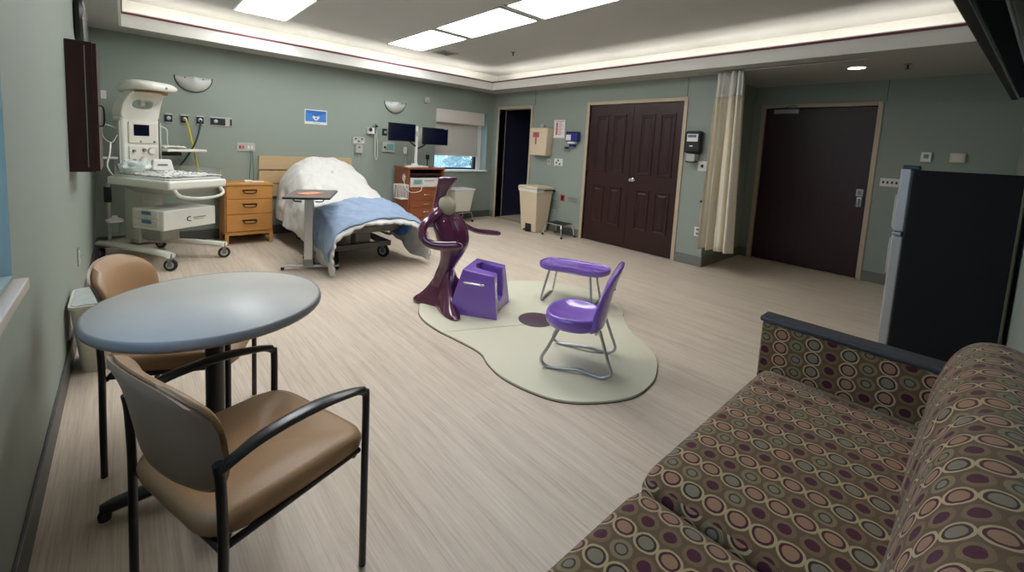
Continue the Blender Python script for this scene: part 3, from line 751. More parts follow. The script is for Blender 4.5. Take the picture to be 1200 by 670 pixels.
# left wall fittings
t = thing('wall_cabinet', 'dark mahogany cabinet hung on the left wall under the clock', 'cabinet', (XL, 3.87, 1.08))
obj('cabinet_body', B().bb(0, .122, 0, .52, 0, .825), 'door', t, bevel=.002)
obj('cabinet_door', B().bb(.122, .142, .005, .515, .005, .82), 'door', t, bevel=.002)
obj('door_edge_strip', B().bb(.085, .09, -.004, .0, .03, .80), 'greysteel', t)
obj('door_pull', B().tube([(.142,.06,.30),(.165,.06,.31),(.165,.06,.42),(.142,.06,.43)], .005, smooth=3), 'dark_handle', t)
tag(obj('paper_note', B().bb(XL+.142, XL+.172, 4.34, 4.342, 1.58, 1.64), 'paper'), 'small white paper tag sticking out from the mahogany cabinet', 'paper tag')
t = thing('wall_clock', 'round black-rimmed wall clock above the mahogany cabinet', 'clock', (XL, 4.82, 2.20))
obj('clock_case', B().lathe([(.17,0),(.19,.01),(.195,.035),(.18,.05),(.165,.045),(.165,.03)], axis='X'), 'black_plastic', t)
obj('clock_dial', B().lathe([(.165,.028),(.16,.030),(.01,.031)], axis='X'), 'paper', t)
obj('clock_glass', B().lathe([(.165,.045),(.14,.058),(.09,.068),(.01,.072)], axis='X'), 'clear', t)
obj('hour_hand', B().box((.034,.03,.03),(.003,.1,.012),Matrix.Rotation(.8,3,'X')), 'black_plastic', t)
obj('minute_hand', B().box((.036,0,-.05),(.003,.008,.12)), 'black_plastic', t)
t = thing('wall_outlet', 'steel socket plate low on the left wall beyond the waste bin', 'outlet', (XL, 4.17, .46), PI/2, 'switch plates and sockets')
obj('cover_plate', B().bb(-.037,.037,-.008,0,-.06,.06), 'steel', t, bevel=.003)
for z in (-.025,.025): obj('socket', B().bb(-.016,.016,-.012,-.006,z-.014,z+.014), 'white_plastic', t)

# ------------------------------------------------------------------ headboard and bed
t = thing('headboard', 'pale maple slatted headboard fixed to the wall behind the bed', 'headboard', (1.975, YB, .6))
for z0, z1 in ((.315,.50),(.125,.30),(-.06,.11)):
    obj('headboard_slat', B().bb(-.635,.635,-.045,-.015,z0,z1), 'oak_pale', t, bevel=.004)
obj('wall_rail', B().bb(-.5,-.44,-.016,0,-.05,.48).bb(.44,.5,-.016,0,-.05,.48), 'baseb_dark', t)

BX = 2.03
t = thing('hospital_bed', 'grey hospital bed with raised head on large casters', 'bed', (BX, 0, 0))
obj('bed_frame', B().bb(-.42,-.36,4.66,6.4,.33,.40).bb(.36,.42,4.66,6.4,.33,.40).bb(-.42,.42,4.66,4.72,.33,.40).bb(-.42,.42,6.3,6.36,.33,.40).bb(-.40,.40,5.2,5.26,.33,.40), 'bedgrey', t, bevel=.008)
obj('base_frame', B().bb(-.33,-.26,4.7,6.2,.14,.20).bb(.26,.33,4.7,6.2,.14,.20).bb(-.33,.33,4.7,4.77,.14,.20).bb(-.33,.33,6.1,6.17,.14,.20), 'bedgrey', t, bevel=.008)
obj('lift_column', B().bb(-.09,.09,4.75,4.9,.12,.36), 'bedgrey', t, bevel=.01)
obj('lift_column', B().bb(-.09,.09,5.9,6.05,.12,.36), 'bedgrey', t, bevel=.01)
prof = [(4.72,.50),(4.9,.52),(5.3,.58),(5.7,.76),(6.1,.96),(6.38,.90)]
P0 = []
mt = B()
for i in range(len(prof)-1):
    (y0,z0),(y1,z1) = prof[i],prof[i+1]
rings = []
for y, z in prof:
    wv = .44 if y < 5.6 else (.40 if y < 6 else .30)
    rings.append([(-wv,y,z-.14),(wv,y,z-.14),(wv,y,z-.02),(wv-.04,y,z),(-wv+.04,y,z),(-wv,y,z-.02)])
mt.rings(rings); obj('mattress', mt, 'mattress', t, bevel=.02)
for sx in (-1,1):
    obj('side_bumper', B().tube([(sx*.43,4.50,.44),(sx*.43,4.56,.34),(sx*.42,4.75,.31),(sx*.42,4.9,.40)], [.03,.05,.05,.03], smooth=4, flat=.6), 'bedblue', t)
    obj('side_rail', B().tube([(sx*.46,4.95,.40),(sx*.47,4.98,.22),(sx*.47,5.3,.20),(sx*.47,5.6,.22),(sx*.46,5.65,.40)], .018, smooth=4), 'ltgrey', t)
def caster(parent, x, y, r, top, m_='dark_rubber', hub='ltgrey', yaw=0):
    Rz = Matrix.Rotation(yaw, 3, 'Z')
    b = B()
    prof_ = [(r*.62,-.014),(r*.9,-.018),(r,-.012),(r,.012),(r*.9,.018),(r*.62,.014)]
    b.lathe(prof_, (0,0,0), 24, axis='X')
    for v in b.bm.verts: v.co = Rz @ v.co + Vector((x,y,r))
    c = obj('caster', b, m_, parent)
    b = B().lathe([(r*.62,-.016),(r*.62,.016)], (0,0,0), 20, axis='X').lathe([(r*.2,-.022),(r*.2,.022)], (0,0,0), 12, axis='X')
    for v in b.bm.verts: v.co = Rz @ v.co + Vector((x,y,r))
    obj('wheel_hub', b, hub, c)
    b = B().bb(-.026,.026,-r*.35,r*.35,r*1.0,r*1.15).bb(-.027,-.021,-r*.3,r*.3,-.01,r*1.1).bb(.021,.027,-r*.3,r*.3,-.01,r*1.1).cyl((0,-.0,r*1.1),(0,0,max(r*1.2, top-r)),.013)
    for v in b.bm.verts: v.co = Rz @ v.co + Vector((x,y,r))
    obj('wheel_fork', b, 'grey', c)
caster(t, .25, 4.74, .075, .18, yaw=.6); caster(t, -.30, 4.74, .075, .18, yaw=-.4); caster(t, -.30, 6.1, .075, .18, yaw=.4); caster(t, .30, 6.1, .075, .18)
t['label'] = 'grey hospital bed with raised head end under the white duvet'

def lerp(tab, x):
    if x <= tab[0][0]: return tab[0][1]
    for (a, p), (b_, q) in zip(tab, tab[1:]):
        if x <= b_:
            s = (x-a)/(b_-a); s = s*s*(3-2*s); return p + (q-p)*s
    return tab[-1][1]
ZT = [(4.17,.49),(4.26,.53),(4.5,.585),(4.9,.62),(5.2,.66),(5.5,.79),(5.8,.96),(6.05,1.06),(6.2,1.09),(6.33,1.04),(6.5,.90)]
WT = [(4.2,.50),(5.2,.46),(5.7,.37),(6.15,.27),(6.5,.26)]
WH = [(4.2,.53),(4.6,.49),(5.2,.50),(5.9,.55),(6.3,.55),(6.5,.48)]
HL = [(4.17,.03),(4.5,.06),(5.0,.16),(5.6,.24),(6.0,.30),(6.5,.36)]
HR = [(4.17,.06),(4.5,.05),(4.8,.17),(5.2,.30),(5.8,.33),(6.5,.36)]
def cover_pt(s, y, off=0., hemcut=0., amp=1.):
    side = -1 if s < 0 else 1; q = abs(s)
    zt = lerp(ZT, y); wt = lerp(WT, y); wh = lerp(WH, y); zh = lerp(HL if side < 0 else HR, y) + hemcut
    drop = .05
    if y < 4.7: drop += (4.7-y)*.12
    if q < .5:
        k = q/.5; x = wt*k; z = zt - drop*k**3
    else:
        k = (q-.5)/.5; zz = zt-drop
        x = wt + (wh-wt)*(k**.55) + .02*math.sin(k*PI); z = zz - (zz-zh)*(k**1.15)
    n = noise.noise(Vector((x*3.2*side, y*3.2, z*2.2)))*.030 + noise.noise(Vector((x*9*side, y*7+4, z*7)))*.014 + (.5-abs(noise.noise(Vector((x*6*side+y*2, y*5, 7+z*4)))))*.034 + (.3-abs(noise.noise(Vector((x*15*side, y*13, z*11)))))*.014
    fold = .016*math.sin(y*17 + side*1.3 + 2*noise.noise(Vector((y*2, 0, side)))) * max(0, (q-.55)/.45)
    crease = -.034*math.exp(-((y-5.80 - .05*math.sin(x*5+side))/.05)**2) + .014*math.exp(-((y-5.92 - .05*math.sin(x*5+side))/.05)**2) if q < .6 else 0
    n *= amp
    if q < .5: z += n + off + crease
    else:
        m_ = min(1, (q-.5)/.15); z += (n+off)*(1-m_); x += (n + off + fold)*m_
    return (BX + side*x, y, max(z, .012))
NS, NY = 130, 130
P = [[cover_pt(-1 + 2*i/NS, 4.17 + (6.5-4.17)*j/NY + (.012*math.sin(i*.9) if j == 0 else 0)) for i in range(NS+1)] for j in range(NY+1)]
o = obj('duvet', B().grid(P), 'duvet', solid=.022, ang=180)
tag(o, 'white rumpled duvet draped over the raised hospital bed', 'duvet')
def bl_y(s):   # far edge of the blanket
    return 5.02 + .06*math.sin(s*2.5) - .05*abs(s)
P = []
for j in range(61):
    row = []
    for i in range(NS+1):
        s = -.93 + 1.88*i/NS
        if s < -.5: s = -.5 + (s+.5)*.80
        y0_ = 4.215 + .02*math.sin(s*4) + .015*math.sin(i*.23)
        y = y0_ + (bl_y(s)-y0_)*j/60
        row.append(cover_pt(s, y, .024 + .005*math.sin(i*.2+j*.15) + .012*max(0, noise.noise(Vector((i*.09, j*.10, 2))))))
    P.append(row)
o = obj('bed_blanket', B().grid(P), 'blanket', solid=.012, ang=180)
tag(o, 'light blue blanket folded across the foot of the bed', 'blanket')

# ------------------------------------------------------------------ overbed table
t = thing('overbed_table', 'wheeled overbed table with a dark tilted-edge top at the left of the bed', 'overbed table', (1.40, 4.63, 0), math.radians(-28))
obj('column', B().bb(-.042,.042,-.03,.03,.05,.745), 'steel', t, bevel=.006)
obj('column_sleeve', B().bb(-.05,.05,-.038,.038,.05,.12), 'greysteel', t, bevel=.006)
obj('base', B().bb(-.27,.30,-.03,.03,.035,.06), 'steel', t, bevel=.008)
obj('base', B().box((-.02,.17,.045),(.04,.40,.028),Matrix.Rotation(.5,3,'Z')), 'black', t, bevel=.006)
for p in ((-.25,0),(.28,0),(-.10,.34)): obj('caster', B().lathe([(.008,-.012),(.022,-.012),(.022,.012),(.008,.012)], (p[0],p[1],.022), axis='X'), 'dark_rubber', t)
obj('support_bracket', B().bb(-.09,.09,-.05,.05,.745,.78), 'greysteel', t, bevel=.006)
obj('release_handle', B().tube([(-.09,-.03,.775),(-.13,-.05,.77),(-.13,-.06,.735),(-.06,-.06,.73)], .007, smooth=3).tube([(.09,-.03,.775),(.14,-.05,.77),(.14,-.06,.735),(.07,-.06,.73)], .007, smooth=3), 'black', t)
tt = obj('tabletop', B().bb(-.21,.21,-.29,.38,0,.022), 'ob_top', t, loc=(.02,.0,.785), rotz=math.radians(2), bevel=.006)
obj('edge_band', B().bb(-.214,.214,-.294,.384,-.004,.016), 'black_plastic', tt, bevel=.006)
tag(obj('leaflet', B().bb(-.11,.11,-.075,.075,0,.004), 'orange', loc=(1.40,4.62,.809), rotz=.5), 'orange leaflet lying on the overbed table top', 'leaflet')

# ------------------------------------------------------------------ nightstand
t = thing('nightstand', 'honey oak nightstand with three drawers left of the bed', 'nightstand', (1.14, 6.1, 0))
obj('cabinet_body', B().bb(-.26,.26,.02,.46,.13,.745), 'oak', t, bevel=.003)
obj('cabinet_top', B().bb(-.27,.27,-.005,.475,.745,.77), 'oak', t, bevel=.004)
obj('plinth_rail', B().bb(-.25,.25,.01,.04,.125,.165), 'oak', t)
for x in (-.24,.24):
    for y in (.03,.43): obj('leg', B().taper((x,y,0),(.03,.03),(.042,.042),.14), 'oak', t, bevel=.003)
for z0, z1 in ((.175,.385),(.392,.575),(.582,.735)):
    dr = obj('drawer', B().bb(-.245,.245,-.002,.022,z0,z1), 'oak', t, bevel=.003)
    zc = (z0+z1)/2 + .01
    obj('drawer_handle', B().tube([(-.075,-.002,zc+.02),(-.07,-.028,zc+.012),(-.05,-.034,zc-.014),(.05,-.034,zc-.014),(.07,-.028,zc+.012),(.075,-.002,zc+.02)], .007, smooth=3).bb(-.08,.08,-.006,0,zc+.012,zc+.028), 'dark_handle', dr)
t = thing('tv_remote_pad', 'small white folded device on the nightstand top', 'remote', (1.20, 6.28, .77))
obj('device_body', B().bb(-.09,.0,-.05,.05,0,.03), 'white_plastic', t, bevel=.012)
obj('device_cloth', B().bb(.0,.13,-.04,.04,0,.016), 'paper', t, bevel=.007)

# ------------------------------------------------------------------ infant warmer
WC = Vector((.30, 5.83)); th = math.atan2(-.53, -.85)
t = thing('infant_warmer', 'white infant warmer with overhead heater in the left corner', 'infant warmer', (WC.x, WC.y, 0), th)
# local: +y is its front, +x is image-left
def X(r): return -r
obj('base_leg', B().tube([(X(-.30),-.50,.165),(X(-.30),-.2,.175),(X(-.30),.3,.165),(X(-.30),.50,.15)], [(.045,.03)]*4, seg=8, smooth=3, up=(0,0,1)), 'warm_white', t)
obj('base_leg', B().tube([(X(.0),-.30,.17),(X(.10),-.05,.165),(X(.20),.2,.16),(X(.28),.49,.15)], [(.045,.03)]*4, seg=8, smooth=3, up=(0,0,1)), 'warm_white', t)
obj('base_bridge', B().bb(-.28,.10,-.40,-.24,.15,.20).bb(-.28,.28,-.48,-.38,.14,.19), 'warm_white', t, bevel=.012)
for x, y, a in ((X(-.30),.49,.5),(X(-.30),-.48,-.3),(X(.28),.48,.9),(X(.27),-.46,.2)): caster(t, x, y, .058, .17, hub='ltgrey', yaw=a)
obj('pedestal', B().bb(-.12,.12,-.42,-.20,.18,.80), 'warm_white', t, bevel=.015)
obj('pedestal_cover', B().bb(-.10,.10,-.20,.08,.20,.36), 'ltgrey', t, bevel=.02)
# storage box swung a little
bx = thing('x', None, None); bpy.data.objects.remove(bx)
Rb = Matrix.Identity(3)
db = obj('storage_box', B().box((X(-.06),.235,.49), (.54,.43,.20), Rb), 'warm_white', t, bevel=.014)
db2 = []
for z0, z1 in ((.50,.575),(.415,.49)):
    dr = obj('box_drawer', B().box(Rb @ Vector((X(-.328),.215,0)) + Vector((0,0,(z0+z1)/2)), (.018,.33,z1-z0), Rb), 'cream', db, bevel=.004)
    obj('drawer_latch', B().box(Rb @ Vector((X(-.340),.24,0)) + Vector((0,0,z1-.018)), (.016,.12,.035), Rb), 'bluelabel', dr, bevel=.003)
lg = B()
cpt = Rb @ Vector((X(-.02), .442, 0))
lg.tube([Rb @ Vector((X(-.07)+.030*math.cos(a), .452, 0)) + Vector((0,0,.485+.022*math.sin(a))) for a in [-PI*.55+PI*1.1*j/10 for j in range(11)]], .006, seg=5)
obj('maker_emblem', lg, 'black_plastic', db)
obj('maker_lettering', B().box(Rb @ Vector((X(.03),.452,0)) + Vector((0,0,.493)), (.13,.003,.010), Rb).box(Rb @ Vector((X(.02),.452,0)) + Vector((0,0,.475)), (.10,.003,.006), Rb), 'grey', db)
# bassinet tray
obj('bassinet_tray', B().bb(X(-.33),X(.28),-.32,.53,.80,.885), 'warm_white', t, bevel=.022)
obj('tray_underside', B().taper((X(-.02),.12,.72),(.34,.50),(.54,.78),.09), 'ltgrey', t, bevel=.02)
obj('front_handle', B().tube([(X(-.26),.50,.80),(X(-.25),.57,.74),(X(-.12),.60,.71),(X(.08),.60,.71),(X(.20),.57,.74),(X(.22),.50,.80)], .014, smooth=5, flat=1.3), 'warm_white', t)
obj('tray_pad', B().bb(X(-.29),X(.25),-.27,.48,.885,.905), 'white_plastic', t, bevel=.01)
for y0,y1,x in ((-.22,.45,X(-.315)),(-.22,.45,X(.27))):
    obj('side_guard', B().bb(x-.004,x+.004,y0,y1,.885,.99), 'clear', t)
obj('side_guard', B().bb(X(-.28),X(.25),.495,.503,.885,.95), 'clear', t)
o = B(); 
obj('guard_rail', B().tube([(X(.0),-.30,.89),(X(.02),-.30,.985),(X(.24),-.30,.985),(X(.26),-.30,.89)], .007, smooth=3), 'ltgrey', t)
# column with control head
CY = -.36
obj('column', B().taper((X(0),CY-.03,.80),(.36,.16),(.37,.15),.70), 'warm_white', t, bevel=.03)
obj('column_side_rail', B().bb(X(-.205),X(-.19),CY-.05,CY+.04,.92,1.45), 'ltgrey', t)
obj('column_side_rail', B().bb(X(.19),X(.205),CY-.05,CY+.04,.92,1.45), 'ltgrey', t)
pn = obj('control_panel', B().bb(X(-.13),X(.15),CY+.045,CY+.062,1.22,1.44), 'cream', t, bevel=.008)
obj('panel_screen', B().bb(X(-.085),X(.065),CY+.060,CY+.068,1.30,1.42), 'screen', pn, bevel=.003)
obj('panel_button', B().lathe([(.012,0),(.01,.012)], (X(.115),CY+.06,1.24), axis='Y').lathe([(.01,0),(.008,.01)], (X(-.02),CY+.06,1.24), axis='Y'), 'grey', pn)
kp = obj('gas_panel', B().bb(X(-.13),X(.15),CY+.045,CY+.062,.90,1.19), 'cream', t, bevel=.008)
for r_, z_, s_ in ((.08,1.14,.036),(.0,1.04,.036),(-.09,1.14,.014),(.01,1.15,.018),(-.09,1.04,.014),(.1,1.03,.018),(-.08,.94,.016),(.0,.95,.02),(.1,.94,.02)):
    k_ = obj('gauge', B().lathe([(s_,0),(s_*1.05,.012),(s_*.9,.022)], (X(r_),CY+.06,z_), axis='Y'), 'steel' if s_ > .03 else 'grey', kp)
    if s_ > .03: obj('gauge_dial', B().lathe([(s_*.85,.022),(s_*.8,.024)], (X(r_),CY+.06,z_), axis='Y'), 'paper', k_)
# arched neck with an opening, then the heater hood
nk = B()
def nring(k_, inner, y):
    a = 2*PI*k_/48; ca, sa = math.cos(a), math.sin(a)
    if inner: x, z = .098*math.copysign(abs(ca)**.8, ca), 1.635 + .048*math.copysign(abs(sa)**.8, sa)
    else:
        z = 1.62 + .165*math.copysign(abs(sa)**.35, sa); x = (.188 - .03*max(0, (z-1.60)/.185))*math.copysign(abs(ca)**.35, ca)
    return (x, y + .16*max(0, (z-1.50)/.28)**2, z)
nk.rings([[nring(k_, i_, y_) for k_ in range(48)] for i_, y_ in ((0,CY+.045),(1,CY+.045),(1,CY-.075),(0,CY-.095))], closed=True)
obj('neck', nk, 'warm_white', t, bevel=.012, ang=45)
obj('neck_camera', B().bb(X(.02),X(.06),CY-.02,CY+.02,1.62,1.69), 'white_plastic', t, bevel=.008)
hd = B(); R_ = []
for y, w_, zl, zh in ((CY-.08,.10,1.75,1.80),(CY-.05,.16,1.73,1.84),(CY+.04,.195,1.745,1.875),(CY+.16,.215,1.765,1.885),(CY+.28,.205,1.77,1.872),(CY+.355,.16,1.775,1.85),(CY+.38,.09,1.785,1.83)):
    row = []
    for k_ in range(20):
        a = 2*PI*k_/20; ca, sa = math.cos(a), math.sin(a)
        row.append((w_*math.copysign(abs(ca)**.7, ca), y, (zl+zh)/2 + (zh-zl)/2*math.copysign(abs(sa)**.75, sa)))
    R_.append(row)
hd.rings(R_)
hood = obj('heater_hood', hd, 'warm_white', t, ang=70)
obj('heater_reflector', B().lathe([(.150,-.002),(.145,-.016),(.11,-.006),(.02,.0)], (0,CY+.20,1.764), sy=.9), 'heater', hood)
obj('hood_button', B().lathe([(.014,0),(.012,.008)], (X(.03),CY+.375,1.81), axis='Y'), 'grey', hood)
obj('iv_hook', B().tube([(X(-.20),CY,1.36),(X(-.30),CY+.02,1.40),(X(-.34),CY+.02,1.36),(X(-.33),CY+.02,1.27),(X(-.26),CY+.02,1.22),(X(-.21),CY+.02,1.30)], .006, smooth=4), 'ltgrey', t)
obj('breathing_tube', B().tube([(X(-.27),CY+.02,1.22),(X(-.30),CY+.05,1.1),(X(-.34),CY+.08,.98),(X(-.30),CY+.12,.88),(X(-.24),CY+.14,.90)], .007, smooth=5), 'white_plastic', t)
obj('tube_clip', B().bb(X(-.36),X(-.22),CY-.0,CY+.04,1.05,1.075), 'ltgrey', t, bevel=.008)
obj('monitor_lead', B().tube([(X(.20),CY+.03,1.42),(X(.27),CY+.03,1.38),(X(.28),CY+.02,1.28),(X(.30),CY+.0,1.18)], .006, smooth=4), 'white_plastic', t)
obj('side_shelf', B().bb(X(.20),X(.66),CY-.12,CY+.14,1.135,1.165), 'warm_white', t, bevel=.01)
obj('shelf_bracket', B().bb(X(.18),X(.44),CY-.02,CY+.02,1.085,1.135), 'black_plastic', t, bevel=.004)
cn = obj('suction_canister', B().lathe([(.045,.28),(.05,.40),(.065,.41),(.065,.43),(.03,.44)], (X(-.27),-.32,.0)), 'clear', t)
obj('canister_lid', B().lathe([(.068,.405),(.07,.43),(.03,.445),(.02,.47)], (X(-.27),-.32,.0)), 'white_plastic', cn)
obj('equipment_pole', B().cyl((X(-.27),-.40,.20),(X(-.27),-.40,.80),.014), 'ltgrey', t)
obj('power_strip', B().bb(X(-.29),X(-.25),-.44,-.38,.60,.76), 'black_plastic', t, bevel=.006)
# things lying on the warmer
def wloc(r, f, z):
    c, s = math.cos(th), math.sin(th); x, y = -r, f
    return (WC.x + c*x - s*y, WC.y + s*x + c*y, z)
n = 34; P = []
for i in range(n+1):
    P.append([( -.27+.54*i/n, -.24+.70*j/n, .012*noise.noise(Vector((i*.35,j*.3,1)))+.012+.007*math.sin(j*1.1+i*.3)) for j in range(n+1)])
o = obj('baby_blanket', B().grid(P), 'baby', solid=.008, loc=wloc(-.0,0,.908), rotz=th, ang=180); tag(o, 'white printed blanket spread on the warmer tray', 'blanket')
b = B(); b.sph((0,0,.06), (.15,.10,.065), 40, 24)
for v in b.bm.verts: v.co += v.co.normalized()*.045*noise.noise(v.co*26)
o = obj('plastic_bag', b, 'bag', loc=wloc(-.18,-.14,.922), rotz=th+.3); tag(o, 'crumpled clear bag with teal tubing at the head of the warmer tray', 'bag')
obj('teal_mask', B().lathe([(.02,.0),(.045,.03),(.035,.06),(.012,.07)], (0.02,0,.03)), 'bagteal', o)
b = B(); b.taper((0,0,0),(.20,.10),(.17,.05),.13)
for v in b.bm.verts: v.co += Vector((.01,.0,.0))*noise.noise(v.co*30)
o = obj('supply_pack', b, 'paper', loc=wloc(.11,-.19,.926), rotz=th-.25, bevel=.02); tag(o, 'white paper supply pack standing on the warmer tray', 'package')
obj('printed_mark', B().bb(-.04,.05,.040,.044,.06,.08), 'grey', o)
P = []
for i in range(19):
    P.append([(-.12+.24*i/18, -.08+.16*j/12, .012+.02*abs(noise.noise(Vector((i*.4,j*.35,3))))+.012*math.cos((i/18-.5)*PI)) for j in range(13)])
o = obj('folded_cloth', B().grid(P), 'paper', solid=.012, loc=wloc(.33,CY,1.168), rotz=th, ang=180); tag(o, 'white crumpled cloth on the warmer side shelf', 'cloth')

# ------------------------------------------------------------------ monitor cart
t = thing('monitor_cart', 'cherry cabinet with drawers and open shelf under the window monitors', 'cabinet', (3.65, 6.08, 0))
obj('side_panel', B().bb(-.33,-.305,0,.46,.06,.99), 'cherry', t, bevel=.002)
obj('side_panel', B().bb(.305,.33,0,.46,.06,.99), 'cherry', t, bevel=.002)
obj('cabinet_back', B().bb(-.305,.305,.44,.455,.06,.97), 'door_in', t)
obj('cabinet_top', B().bb(-.35,.35,-.015,.47,.97,1.0), 'cherry', t, bevel=.004)
obj('shelf', B().bb(-.305,.305,.05,.45,.888,.896).bb(-.305,.305,.01,.45,.655,.675), 'cherry', t)
obj('shade_gap', B().bb(-.295,.295,.03,.40,.86,.885), 'black_plastic', t)  # black slab stands in for the shaded gap under the upper shelf
for z0, z1 in ((.47,.65),(.35,.465),(.21,.345),(.07,.205)):
    dr = obj('drawer', B().bb(-.30,.30,-.012,.02,z0,z1), 'cherry', t, bevel=.003)
    zc = (z0+z1)/2
    obj('drawer_handle', B().tube([(-.055,-.012,zc),(-.045,-.032,zc),(.045,-.032,zc),(.055,-.012,zc)], .006, smooth=3), 'chrome', dr)
obj('plinth', B().bb(-.32,.32,.02,.45,.0,.065), 'baseb_dark', t)
obj('cable_hook', B().bb(-.345,-.33,.10,.18,.80,.86), 'white_plastic', t, bevel=.003)
obj('coiled_cable', B().tube([(-.35,.12+.03*math.cos(a),.83+.055*math.sin(a)) for a in [2*PI*i/16 for i in range(33)]], .007, seg=6), 'white_metal', t)
obj('hanging_cable', B().tube([(-.35,.10,.80),(-.36,.06,.70),(-.33,.0,.63),(-.25,-.03,.60),(-.12,-.03,.63),(-.08,.02,.70)], .006, smooth=5, seg=6), 'white_metal', t)
pr = thing('label_printer', 'white printer with small screen in the open shelf of the cherry cabinet', 'printer', (3.65, 6.12, .675))
obj('printer_body', B().bb(-.275,.20,.0,.34,.0,.155), 'white_plastic', pr, bevel=.01)
obj('printer_screen', B().bb(-.22,-.06,-.006,.002,.05,.13), 'ltgrey', pr, bevel=.002)
obj('screen_glass', B().bb(-.20,-.08,-.009,-.005,.06,.12), 'teal', pr)
obj('paper_slot', B().bb(-.02,.17,-.004,.002,.10,.112), 'grey', pr)
tag(obj('paper_stack', B().bb(-.045,.045,0,.24,0,.15), 'paper', loc=(3.90,6.13,.675), bevel=.002), 'stack of white paper right of the printer in the cabinet', 'paper stack')
wb = thing('wire_basket', 'white wire basket hung on the left side of the cherry cabinet', 'basket', (3.256, 6.16, .50), 0)
for z, g in ((0,.05),(.22,.07)):
    obj('basket_rim', B().tube([(-g-.02,-.09,z),(.06,-.09,z),(.06,.12,z),(-g-.02,.12,z)], .006, seg=6, closed=True), 'white_metal', wb)
wr = B()
for i in range(5): 
    u_ = -.07+.13*i/4; wr.cyl((u_,-.09,0),(u_-.01,-.09,.22),.004,seg=6); wr.cyl((u_,.12,0),(u_-.01,.12,.22),.004,seg=6)
for i in range(6):
    v_ = -.09+.21*i/5; wr.cyl((-.07,v_,0),(-.09,v_,.22),.004,seg=6); wr.cyl((.06,v_,0),(.06,v_,.22),.004,seg=6); wr.cyl((-.07,v_,0),(.06,v_,0),.004,seg=6)
obj('basket_wire', wr, 'white_metal', wb)
ms = thing('monitor_stand', 'white monitor stand pole on top of the cherry cabinet', 'monitor stand', (3.54, 6.22, 1.0))
obj('stand_base', B().bb(-.15,.15,-.12,.12,0,.022).bb(-.12,-.03,-.09,-.02,.022,.06), 'white_plastic', ms, bevel=.008)
obj('stand_pole', B().bb(-.045,-.005,-.02,.02,.02,.66), 'white_plastic', ms, bevel=.01)
obj('pole_clamp', B().bb(-.055,.005,-.035,.03,.50,.58), 'ltgrey', ms, bevel=.006)
obj('monitor_arm', B().tube([(-.02,0,.33),(-.14,-.02,.40),(-.25,-.02,.52)], .014, smooth=3).tube([(0,0,.30),(.12,-.0,.36),(.25,-.02,.50)], .014, smooth=3), 'black_plastic', ms)
obj('cable_bundle', B().tube([(-.06,.0,.62),(-.10,.03,.64),(-.06,.03,.66),(.0,.03,.60),(-.02,.03,.45)], .007, smooth=4, seg=6), 'white_plastic', ms)
obj('coiled_cable', B().tube([(.02,-.03,.60),(.04,-.03,.62),(.03,-.02,.52),(.0,-.01,.42)], .008, smooth=4, seg=6), 'ltgrey', ms)
def monitor(x, z, label, yaw):
    m_ = thing('computer_monitor', label, 'monitor', (x, 6.16, z), yaw, 'twin monitors on the stand')
    obj('monitor_case', B().bb(-.235,.235,-.0,.035,-.13,.15), 'black_plastic', m_, bevel=.006)
    obj('monitor_screen', B().bb(-.225,.225,-.003,.002,-.115,.14), 'screen', m_)
    obj('monitor_mount', B().bb(-.05,.05,.033,.06,-.04,.06), 'black_plastic', m_, bevel=.004)
    return m_
mL = monitor(3.235, 1.535, 'black monitor on the left of the white stand pole', .05)
mR = monitor(3.84, 1.505, 'black monitor on the right of the pole, against the window', -.05)
obj('monitor_badge', B().bb(.15,.22,-.005,-.002,.135,.145), 'ltgrey', mR)
ws = thing('webcam', 'small black scanner standing on the cabinet top right of the pole', 'scanner', (3.72, 6.2, 1.0))
obj('scanner_base', B().lathe([(.035,0),(.03,.015),(.01,.02)]), 'black_plastic', ws)
obj('scanner_neck', B().tube([(0,0,.015),(.0,0,.09),(-.01,-.01,.15)], .009, smooth=3), 'black_plastic', ws)
obj('scanner_head', B().bb(-.03,.02,-.04,.02,.13,.21), 'black_plastic', ws, bevel=.012)
ws.name = 'barcode_scanner'
tag(obj('paper_sheet', B().bb(-.07,.07,-.05,.05,0,.006), 'paper', loc=(3.36,6.14,1.0), rotz=.2), 'white papers lying at the left end of the cherry cabinet top', 'papers')

# laundry hamper
t = thing('laundry_cart', 'cream wheeled tub cart under the window by the far corner', 'cart', (4.50, 6.36, 0))
obj('tub', B().taper((0,0,.20),(.34,.28),(.44,.38),.40), 'cream', t, bevel=.02)
obj('tub_rim', B().bb(-.23,.23,-.20,.20,.59,.62), 'white_plastic', t, bevel=.01)
obj('tub_frame', B().tube([(-.17,-.14,.18),(.19,-.14,.18),(.19,.14,.18),(-.17,.14,.18)], .011, closed=True), 'steel', t)
for x in (-.17,.19):
    for y in (-.14,.14):
        obj('leg', B().tube([(x,y,.18),(x*1.12,y*1.1,.10),(x*1.14,y*1.1,.045)], .010, smooth=3), 'steel', t)
        obj('caster', B().lathe([(.008,-.011),(.024,-.011),(.024,.011),(.008,.011)], (x*1.14,y*1.1,.024), axis='X'), 'dark_rubber', t)

